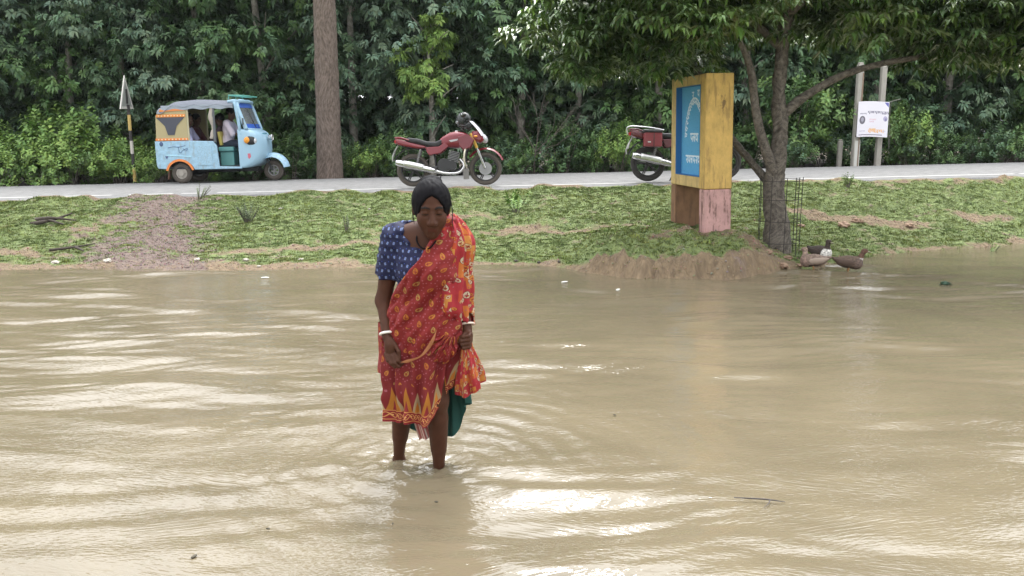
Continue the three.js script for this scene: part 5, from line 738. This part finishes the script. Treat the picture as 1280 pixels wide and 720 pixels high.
  // hair drawn back from a parting into a knot
  const hairF = H.loc((x, y, z) => { let d = ell(0, 0.03, -0.016, 0.086, 0.102, 0.105)(x, y, z); d = smax(d, -ell(0, -0.035, 0.115, 0.064, 0.122, 0.1)(x, y, z), 0.012); d = smax(d, -y - 0.075 + 0.35 * Math.max(0, z), 0.02); d = smin(d, ell(0.005, 0.085, -0.095, 0.052, 0.042, 0.05)(x, y, z), 0.012); d += 0.0035 * Math.exp(-Math.pow(x / 0.004, 2)) * (z > 0 ? 1 : 0); return d + 0.0007 * Math.sin(x * 300 + 8 * N3(x * 9, y * 9, z * 9)) + 0.0016 * N3(x * 30, y * 14, z * 14); });
  const hair = mesh('hair', meshField(hairF, [-0.06, 1.17, -0.16], [0.25, 1.54, 0.26], 0.0045), hairM, wom);
  mesh('loose_strand', [tube([[0.18, 1.37, 0.1], [0.19, 1.32, 0.12], [0.188, 1.26, 0.12], [0.196, 1.235, 0.12]], [0.003, 0.0025, 0.002, 0.001], 5, 8), tube([[-0.002, 1.33, 0.08], [0.0, 1.29, 0.095], [0.006, 1.26, 0.1]], [0.004, 0.003, 0.001], 5, 8)], hairM, hair);
  // blouse with scoop neck and one short sleeve in view
  const sleeve = cap(-0.1, 1.19, 0.01, -0.148, 0.985, 0.0, 0.067, 0.06), sleeveHollow = cap(-0.152, 0.985, 0.0, -0.165, 0.9, 0.0, 0.05, 0.05);
  const blouseF = (x, y, z) => { let d = smin(torso(x, y, z) - 0.008, smax(sleeve(x, y, z), 0.985 - y - (x + 0.15) * 0.12, 0.008), 0.03); d = smax(d, -sleeveHollow(x, y, z), 0.006); d = smax(d, -ell(0.045, 1.27, 0.09, 0.1, 0.135, 0.12)(x, y, z), 0.008); d = smax(d, 0.86 - y, 0.01); return d + 0.005 * N3(x * 14, y * 24, z * 14) + 0.003 * Math.sin(y * 120 + x * 60 + 5 * N3(x * 8, y * 8, z * 8)); };
  mesh('blouse', setUV(meshField(blouseF, [-0.26, 0.83, -0.16], [0.32, 1.3, 0.2], 0.0085), (x, y, z) => [(x + 0.25 * z) / 0.27, y / 0.27]), mat(0xffffff, 0.8, { map: blouseTex }), wom);
  mesh('necklace', [tube([[0.018, 1.225, 0.06], [0.018, 1.18, 0.115], [0.045, 1.15, 0.142], [0.08, 1.15, 0.152], [0.112, 1.185, 0.14]], 0.004, 6, 20)], hairM, wom);
  mesh('bangle', [torus(0.031, 0.0065, [-0.138, 0.728, 0.105], [1.15, 0.15, 0.1], 30, 8)], mat([0.75, 0.73, 0.68], 0.35), wom);
  mesh('bangle', [torus(0.031, 0.0055, [0.252, 0.765, 0.06], [1.2, 0.1, 0], 30, 8)], mat([0.6, 0.5, 0.42], 0.35), wom);
  // saree: the wrap over breast and waist
  const wrapBase = join(0.09, torso, ell(0.045, 0.72, -0.005, 0.185, 0.17, 0.135));
  const fold = (x, y, z) => { const s = 0.82 * x - 0.57 * y + 0.35 * z, k = 0.55 + 0.6 * N3(x * 5, y * 5, z * 5 + 3); return 0.013 * k * (1 - 2 * Math.abs(Math.sin(s * 46 + 1.2 * N3(x * 5, y * 5, z * 5)))) + 0.004 * Math.sin(s * 140 + 2.4 * N3(x * 6, y * 6, z * 6)) + 0.007 * Math.sin(s * 61 + 3 * N3(x * 4, y * 4, z * 4 + 9)) + 0.004 * N3(x * 17, y * 17, z * 17); };
  const edge = (x, y, z) => ((y - 0.915) - 1.3 * (x + 0.115) - 0.35 * Math.max(0, x - 0.02) * (x - 0.02) * 6 + 0.012 * N3(x * 9, y * 9, z * 9)) * 0.6;
  const wrapF = (x, y, z) => { let d = wrapBase(x, y, z) - 0.034 + fold(x, y, z); d = smax(d, edge(x, y, z), 0.012); d = smax(d, x - 0.205 - 0.3 * Math.max(0, 0.85 - y), 0.02); d = smax(d, 0.615 - y + 0.05 * N3(x * 4, 2, z * 4), 0.015); return smax(d, y - 1.29, 0.01); };
  const saree = mesh('saree', setUV(meshField(wrapF, [-0.24, 0.55, -0.24], [0.36, 1.34, 0.24], 0.0078), (x, y, z) => { const a = Math.atan2(x - 0.05, z + 0.06) * 0.2; return [(0.85 * a - 0.45 * y) / 0.62, (0.45 * a + 0.85 * y) / 0.62]; }), mat([0.72, 0.66, 0.6], 0.8, { map: wrapTex }), wom);
  // the loose end over the shoulder and arm
  const palF0 = join(0.05, cap(0.165, 1.222, 0.01, 0.195, 1.15, 0.01, 0.06, 0.062), cap(0.195, 1.15, 0.01, 0.2, 0.95, 0.005, 0.062, 0.054), cap(0.2, 0.95, 0.005, 0.225, 0.76, 0.04, 0.054, 0.046), cap(0.155, 1.2, 0.05, 0.165, 0.86, 0.1, 0.05, 0.042), cap(0.16, 1.2, -0.04, 0.18, 0.85, -0.1, 0.05, 0.06));
  const palF = (x, y, z) => { const a = Math.atan2(z - 0.01, x - 0.17); let d = palF0(x, y, z) - 0.016 + 0.008 * Math.sin(a * 13 + 2 * y * 5 + 1.5 * N3(x * 7, y * 4, z * 7)) + 0.004 * N3(x * 15, y * 8, z * 15); d = smax(d, -cap(0.245, 0.79, 0.05, 0.25, 0.7, 0.09, 0.034, 0.045)(x, y, z), 0.01); return smax(d, 0.73 - y + 0.35 * (x - 0.22), 0.01); };
  mesh('saree_end', setUV(meshField(palF, [0.08, 0.7, -0.22], [0.38, 1.33, 0.2], 0.0078), (x, y, z) => [(Math.atan2(z, x - 0.15) * 0.085) / 0.4, y / 0.4]), mat([0.72, 0.66, 0.6], 0.8, { map: palluTex }), wom);
  // gathered skirt
  const hem = p => 0.278 + 0.17 * sstep(0.15, 1, Math.cos(p)) + 0.07 * Math.max(0, -Math.sin(p)) + 0.008 * Math.sin(p * 7);
  const skirt = (u, v, off = 0) => { const p = u * Math.PI * 2, y = lerp(0.79, hem(p), v), a = lerp(lerp(0.195, 0.216, sstep(0, 0.3, v)), 0.172, sstep(0.3, 1, v)), b = lerp(lerp(0.15, 0.165, sstep(0, 0.3, v)), 0.15, sstep(0.3, 1, v)), cx = lerp(0.05, 0.02, v), w = 0.004 + 0.026 * v; const f = w * (0.9 * (1 - 2 * Math.abs(Math.sin(4 * p + 0.6 + 0.8 * v + 0.5 * Math.sin(3 * p)))) + 0.55 * Math.sin(15 * p - 2.2 * v + 0.7) + 0.35 * Math.sin(25 * p + 3 * v)) + 0.008 * N3(Math.cos(p) * 3, y * 9, Math.sin(p) * 3) + 0.006 * Math.sin((y * 0.9 + 0.13 * Math.cos(p)) * 75) * sstep(0.35, 0.0, v - 0.12); return [cx + (a + f - off) * Math.cos(p), y, 0.012 * v + (b + f - off) * Math.sin(p) - 0.01, 1 - u, (y - hem(p)) / 0.6 + 0.002]; };
  const skirtM = mat([0.72, 0.66, 0.6], 0.8, { map: skirtTex });
  mesh('skirt', [sheet((u, v) => skirt(u, v), 220, 70), sheet((u, v) => skirt(u, v, 0.004), 220, 40), sheet((u, v) => skirt(u, 1, v * 0.004), 220, 1)], skirtM, saree);
  // bunch of cloth held at the hip
  mesh('bunched_cloth', sheet((u, v) => { const a = u * 6.2832, e = (v - 0.5) * Math.PI, rr = Math.cos(e), f = 1; const X = 0.125 + 0.082 * rr * Math.cos(a), Y = 0.665 + 0.078 * rr * Math.sin(a), g = Math.atan2(Y - 0.74, X - 0.185), dd = Math.hypot(Y - 0.74, X - 0.185), z = 0.122 + 0.055 * Math.sin(e) + (e > 0 ? 1 : 0) * (0.009 * Math.sin(g * 17 + 2.5 * N3(X * 9, Y * 9, 2)) + 0.006 * Math.sin(g * 31 + 1)) * sstep(0, 0.05, dd); return [X + 0.006 * N3(X * 20, Y * 20, 5), Y + 0.01 * N3(X * 14, Y * 14, 9), z, g * 0.28, dd * 1.6]; }, 110, 60), mat([0.72, 0.66, 0.6], 0.8, { map: wrapTex }), saree);
  { const P = smoothPath([[-0.07, 0.6, 0.16], [-0.02, 0.612, 0.178], [0.04, 0.642, 0.186], [0.085, 0.7, 0.18], [0.115, 0.77, 0.163]], 30); mesh('gold_edge', sheet((u, v) => { const i = Math.min(29, Math.floor(u * 30)), p = P[i].clone().lerp(P[i + 1], u * 30 - i), d = P[i + 1].clone().sub(P[i]).normalize(), w = (v - 0.5) * (0.013 + 0.005 * Math.sin(u * 11)) * sstep(-0.02, 0.2, u) * sstep(1.02, 0.8, u); return [p.x - d.y * w, p.y + d.x * w, p.z + 0.006 * Math.cos(w * 90) + 0.004 * Math.sin(u * 17), u * 0.6 + 0.03, v * 0.06]; }, 60, 6), mat([0.27, 0.1, 0.035], 0.8), saree); }
  // cloth lifted in the far hand, hanging in pleats
  mesh('lifted_folds', sheet((u, v) => { const a = u * 6.2832, w = lerp(0.022, 0.062, sstep(0, 0.9, v)), f = 1 + 0.22 * Math.sin(a * 6 + v * 2) * v + 0.1 * Math.sin(a * 11); return [lerp(0.246, 0.268, v) + w * Math.cos(a) * f, lerp(0.715, 0.45 + 0.04 * Math.cos(a + 0.6), v), lerp(0.112, 0.07, v) + w * 1.15 * Math.sin(a) * f, u * 1.4, v * 0.9]; }, 64, 30), mat([0.72, 0.66, 0.6], 0.8, { map: rep(palluTex, 1, 1) }), saree);
  mesh('side_fold', sheet((u, v) => { const a = u * 6.2832, w = lerp(0.03, 0.05, v); return [-0.15 + lerp(-0.01, 0.0, v) + w * Math.cos(a) * (1 + 0.2 * Math.sin(a * 5 + 4 * v)), lerp(0.76, 0.5, v), -0.02 + 0.07 * Math.sin(a) * (1 + 0.15 * Math.sin(a * 7)), u, v * 0.6]; }, 40, 24), mat([0.72, 0.66, 0.6], 0.8, { map: wrapTex }), saree);
  // petticoat that shows below the lifted side
  mesh('petticoat', sheet((u, v) => { const p = lerp(-2.7, 0.35, u), c = Math.cos(p), y = lerp(0.55, 0.13 + 0.2 * sstep(0.5, 1, c) + 0.05 * sstep(0, -1, c) + 0.012 * Math.sin(p * 6), v), f = 0.012 * v * Math.sin(p * 9 + 2 * v) + 0.006 * Math.sin(p * 19); return [0.09 + (lerp(0.14, 0.165, v) + f) * c, y, -0.03 + (lerp(0.09, 0.11, v) + f) * Math.sin(p)]; }, 90, 30), mat([0.006, 0.06, 0.05], 0.8), wom);
  mesh('striped_lining', sheet((u, v) => [lerp(-0.04, 0.03, u) + 0.035 * v, lerp(0.27, 0.135 + 0.02 * u, v), -0.03 - 0.02 * Math.sin(u * 9), u, v], 16, 10), mat(0xffffff, 0.8, { map: canvasTex(128, 64, (c, w, h) => { c.fillStyle = '#b06a62'; c.fillRect(0, 0, w, h); c.fillStyle = '#e2cfc4'; for (let x = 0; x < w; x += 26) c.fillRect(x, 0, 9, h); }) }), wom);
}
// ---------- people in the rickshaw: seated, facing +x ----------
function seated(label, pos, turn, shirt, legs, skin, o = {}) {
  const t = thing('person', label, 'person', pos, turn), lean = o.lean ?? 0.05, H = headFields(lean + 0.06, 0.72, 0, o.nod ?? 0.15, Math.PI / 2 + (o.look ?? 0), 1.05);
  const sh = [[lean, 0.5, 0.18], [lean, 0.5, -0.18]], hand = o.hand ?? [0.36, 0.22, 0.12], hand2 = o.hand2 ?? [0.36, 0.22, -0.12];
  const el = (s, h) => [lerp(s[0], h[0], 0.4) + 0.0, Math.min(lerp(s[1], h[1], 0.6), 0.34) - 0.06, s[2] * 1.25];
  const e0 = el(sh[0], hand), e1 = el(sh[1], hand2);
  const torso = join(0.08, ell(lean * 0.8, 0.36, 0, 0.115, 0.2, 0.17), ell(0, 0.1, 0, 0.13, 0.15, 0.17), cap(lean, 0.5, 0.15, lean, 0.5, -0.15, 0.06, 0.06));
  const arms = join(0.02, cap(...sh[0], ...e0, 0.048, 0.04), cap(...e0, ...hand, 0.038, 0.026), cap(...sh[1], ...e1, 0.048, 0.04), cap(...e1, ...hand2, 0.038, 0.026), ell(...hand, 0.045, 0.03, 0.03), ell(...hand2, 0.045, 0.03, 0.03));
  const fingers = (h) => [0, 1, 2, 3].map(k => cap(h[0] + 0.02, h[1] + 0.012 - k * 0.013, h[2] - 0.012 + k * 0.008, h[0] + 0.07 - k * 0.004, h[1] - 0.008 - k * 0.012, h[2] - 0.012 + k * 0.008, 0.01, 0.008)).concat(cap(h[0], h[1] + 0.02, h[2], h[0] + 0.045, h[1] + 0.03, h[2], 0.01, 0.009));
  const neck = cap(lean + 0.02, 0.5, 0, lean + 0.045, 0.66, 0, 0.055, 0.05);
  const shin = s => join(0.02, cap(0.02, 0.05, 0.09 * s, 0.42, 0.08, 0.11 * s, 0.08, 0.06), cap(0.42, 0.08, 0.11 * s, 0.43, -0.3, 0.11 * s, 0.055, 0.036), cap(0.42, -0.32, 0.11 * s, 0.56, -0.34, 0.12 * s, 0.034, 0.026));
  const l0 = shin(1), l1 = shin(-1), F = [...fingers(hand), ...fingers(hand2)];
  mesh('body', [paintSkin(meshField((x, y, z) => { let d = Math.min(join(0.04, torso, neck, arms)(x, y, z), l0(x, y, z), l1(x, y, z)); for (const f of F) d = Math.min(d, f(x, y, z)); return d; }, [-0.25, -0.42, -0.4], [0.75, 0.6, 0.4], 0.022), () => 'skin', skin), paintSkin(meshField((x, y, z) => smin(H.head(x, y, z), neck(x, y, z), 0.02), [lean - 0.12, 0.52, -0.16], [lean + 0.26, 0.92, 0.16], 0.011), H.tint, skin)], skinM, t);
  mesh('shirt', meshField((x, y, z) => { let d = join(0.03, torso, cap(...sh[0], ...e0, 0.058, 0.054), cap(...sh[1], ...e1, 0.058, 0.054))(x, y, z) - 0.014; d = smax(d, -ell(lean + 0.04, 0.6, 0, 0.085, 0.085, 0.085)(x, y, z), 0.01); return smax(d, -0.02 - y, 0.01) + 0.006 * N3(x * 14, y * 14, z * 14); }, [-0.25, -0.1, -0.42], [0.6, 0.66, 0.42], 0.018), mat(shirt, 0.85), t);
  mesh('trousers', meshField((x, y, z) => smax(Math.min(join(0.05, l0, ell(0, 0.05, 0, 0.14, 0.1, 0.17))(x, y, z), l1(x, y, z)) - 0.014, -0.27 - y, 0.01), [-0.25, -0.36, -0.3], [0.65, 0.25, 0.3], 0.02), mat(legs, 0.85), t);
  mesh('hair', meshField(H.loc((x, y, z) => { let d = ell(0, 0.036, -0.018, 0.084, 0.1, 0.1)(x, y, z); d = smax(d, -ell(0, -0.06, 0.1, 0.075, 0.13, 0.09)(x, y, z), 0.012); return smax(d, -y - (o.longHair ? 0.1 : 0.03), 0.02) + 0.003 * N3(x * 40, y * 40, z * 40); }), [lean - 0.16, 0.52, -0.18], [lean + 0.28, 0.98, 0.18], 0.012), hairM, t);
  return t;
}
{
  const y0 = roadH(-6.5) + 0.012;
  seated('person in pale lilac shirt driving the blue rickshaw, hands on the bar', [-7.68 - 0.05 + 1.44, y0 + 0.79, -19.72], 0, [0.58, 0.52, 0.6], [0.02, 0.03, 0.05], [0.1, 0.055, 0.04], { lean: 0.06, nod: 0.1, hand: [0.4, 0.26, 0.2], hand2: [0.4, 0.26, -0.2] });
  seated('person in pale blue shirt riding in the rear seat of the rickshaw', [-7.68 + 0.55, y0 + 0.66, -19.55], 0, [0.4, 0.4, 0.6], [0.04, 0.04, 0.06], [0.12, 0.07, 0.05], { lean: 0.02, look: -0.7, nod: 0.1 });
  seated('person in dark maroon clothes in the middle of the rickshaw rear seat', [-7.68 + 0.52, y0 + 0.66, -20.05], 0, [0.1, 0.03, 0.04], [0.04, 0.03, 0.03], [0.1, 0.055, 0.04], { lean: 0.04, look: -0.3, longHair: true });
  seated('person in dark shirt riding backwards behind the rickshaw driver', [-7.68 + 1.22, y0 + 0.66, -19.95], Math.PI, [0.06, 0.04, 0.05], [0.04, 0.03, 0.03], [0.1, 0.055, 0.04], { lean: 0.0 });
}
// ---------- ducks ----------
{
  const duck = (label, x, z, turn, cols, headPos, y, wing) => {
    const t = thing('duck', label, 'duck', [x, y, z], turn), [hx, hy, hz] = headPos; t.scale.setScalar(0.96);
    const body = ell(0, 0.165, 0, 0.125, 0.082, 0.088), tail = cap(-0.11, 0.175, 0, -0.2, 0.215, 0, 0.045, 0.012), chest = ell(0.1, 0.145, 0, 0.075, 0.075, 0.075), nk = cap(0.12, 0.175, 0, hx, hy, hz, 0.042, 0.026), hd = ell(hx + 0.012, hy + 0.008, hz, 0.04, 0.032, 0.03);
    const f = join(0.05, body, tail, chest), g = (a, b, c) => smin(smin(f(a, b, c), nk(a, b, c), 0.03), hd(a, b, c), 0.02);
    const bodyG = setCol(meshField(g, [-0.26, 0.04, -0.14], [0.28, 0.42, 0.14], 0.009), (a, b, c) => { const n = N3(a * 26, b * 34, c * 34) + 0.5 * N3(a * 60, b * 60, c * 60), k = hd(a, b, c) < 0.012 || nk(a, b, c) < 0.004 && b > 0.22 ? cols.head : cols.collar && nk(a, b, c) < 0.006 && b > 0.195 && b < 0.225 ? cols.collar : chest(a, b, c) < 0.012 && a > 0.06 ? cols.breast : b < 0.11 ? cols.belly : cols.back; return k.map(v => v * (1 + 0.5 * n)); });
    mesh('body', bodyG, mat(0xffffff, 0.8, { vertexColors: true }), t);
    for (const s of [-1, 1]) { mesh('wing', [0, 1, 2].map(k => ball(0.115 - k * 0.012, 0.04 - k * 0.006, 0.018, [-0.03 - k * 0.03, 0.165 + k * 0.008, s * (0.074 - k * 0.004)], [s * 0.15, 0, -0.12 - 0.05 * k], 16)), mat(wing, 0.85), t);
      const l = mesh('leg', tube([[0.01, 0.1, s * 0.035], [0.0, 0.045, s * 0.04], [0.01, 0.005, s * 0.04]], [0.014, 0.009, 0.007], 6, 5), mat([0.28, 0.15, 0.06], 0.6), t); mesh('foot', ball(0.032, 0.006, 0.022, [0.028, 0.004, s * 0.04], undefined, 10), mat([0.28, 0.15, 0.06], 0.6), l); }
    mesh('bill', ball(0.032, 0.009, 0.015, [hx + 0.06, hy - 0.003, hz], [0, 0, -0.15], 12), mat([0.22, 0.2, 0.12], 0.5), t);
    for (const s of [-1, 1]) mesh('eye', ball(0.0045, 0.0045, 0.003, [hx + 0.026, hy + 0.014, hz + s * 0.027], undefined, 8), mat([0.01, 0.01, 0.01], 0.2), t);
  };
  const br = [0.105, 0.07, 0.05], dk = [0.05, 0.035, 0.028], wh = [0.62, 0.6, 0.56];
  duck('tawny duck with pale wing bent down preening beside its mates', 3.72, -10.72, 2.75, { head: [0.24, 0.17, 0.13], breast: [0.22, 0.15, 0.12], belly: dk, back: [0.19, 0.135, 0.105] }, [0.12, 0.285, 0.04], Math.max(-0.02, landH(3.72, -10.72)), [0.33, 0.26, 0.21]);
  duck('dark-headed duck with white breast standing behind the brown ones', 3.92, -11.12, -1.0, { head: dk, breast: wh, belly: [0.3, 0.28, 0.26], back: dk }, [0.12, 0.3, 0.0], Math.max(-0.02, landH(3.92, -11.12) + 0.03), dk);
  duck('brown duck with raised head stepping into the shallows', 4.1, -10.62, -0.25, { head: [0.11, 0.055, 0.035], breast: [0.11, 0.075, 0.06], belly: dk, back: br, collar: [0.5, 0.47, 0.42] }, [0.175, 0.3, 0.0], Math.max(-0.025, landH(4.1, -10.62)), [0.085, 0.055, 0.042]);
}
renderer.render(scene, camera);
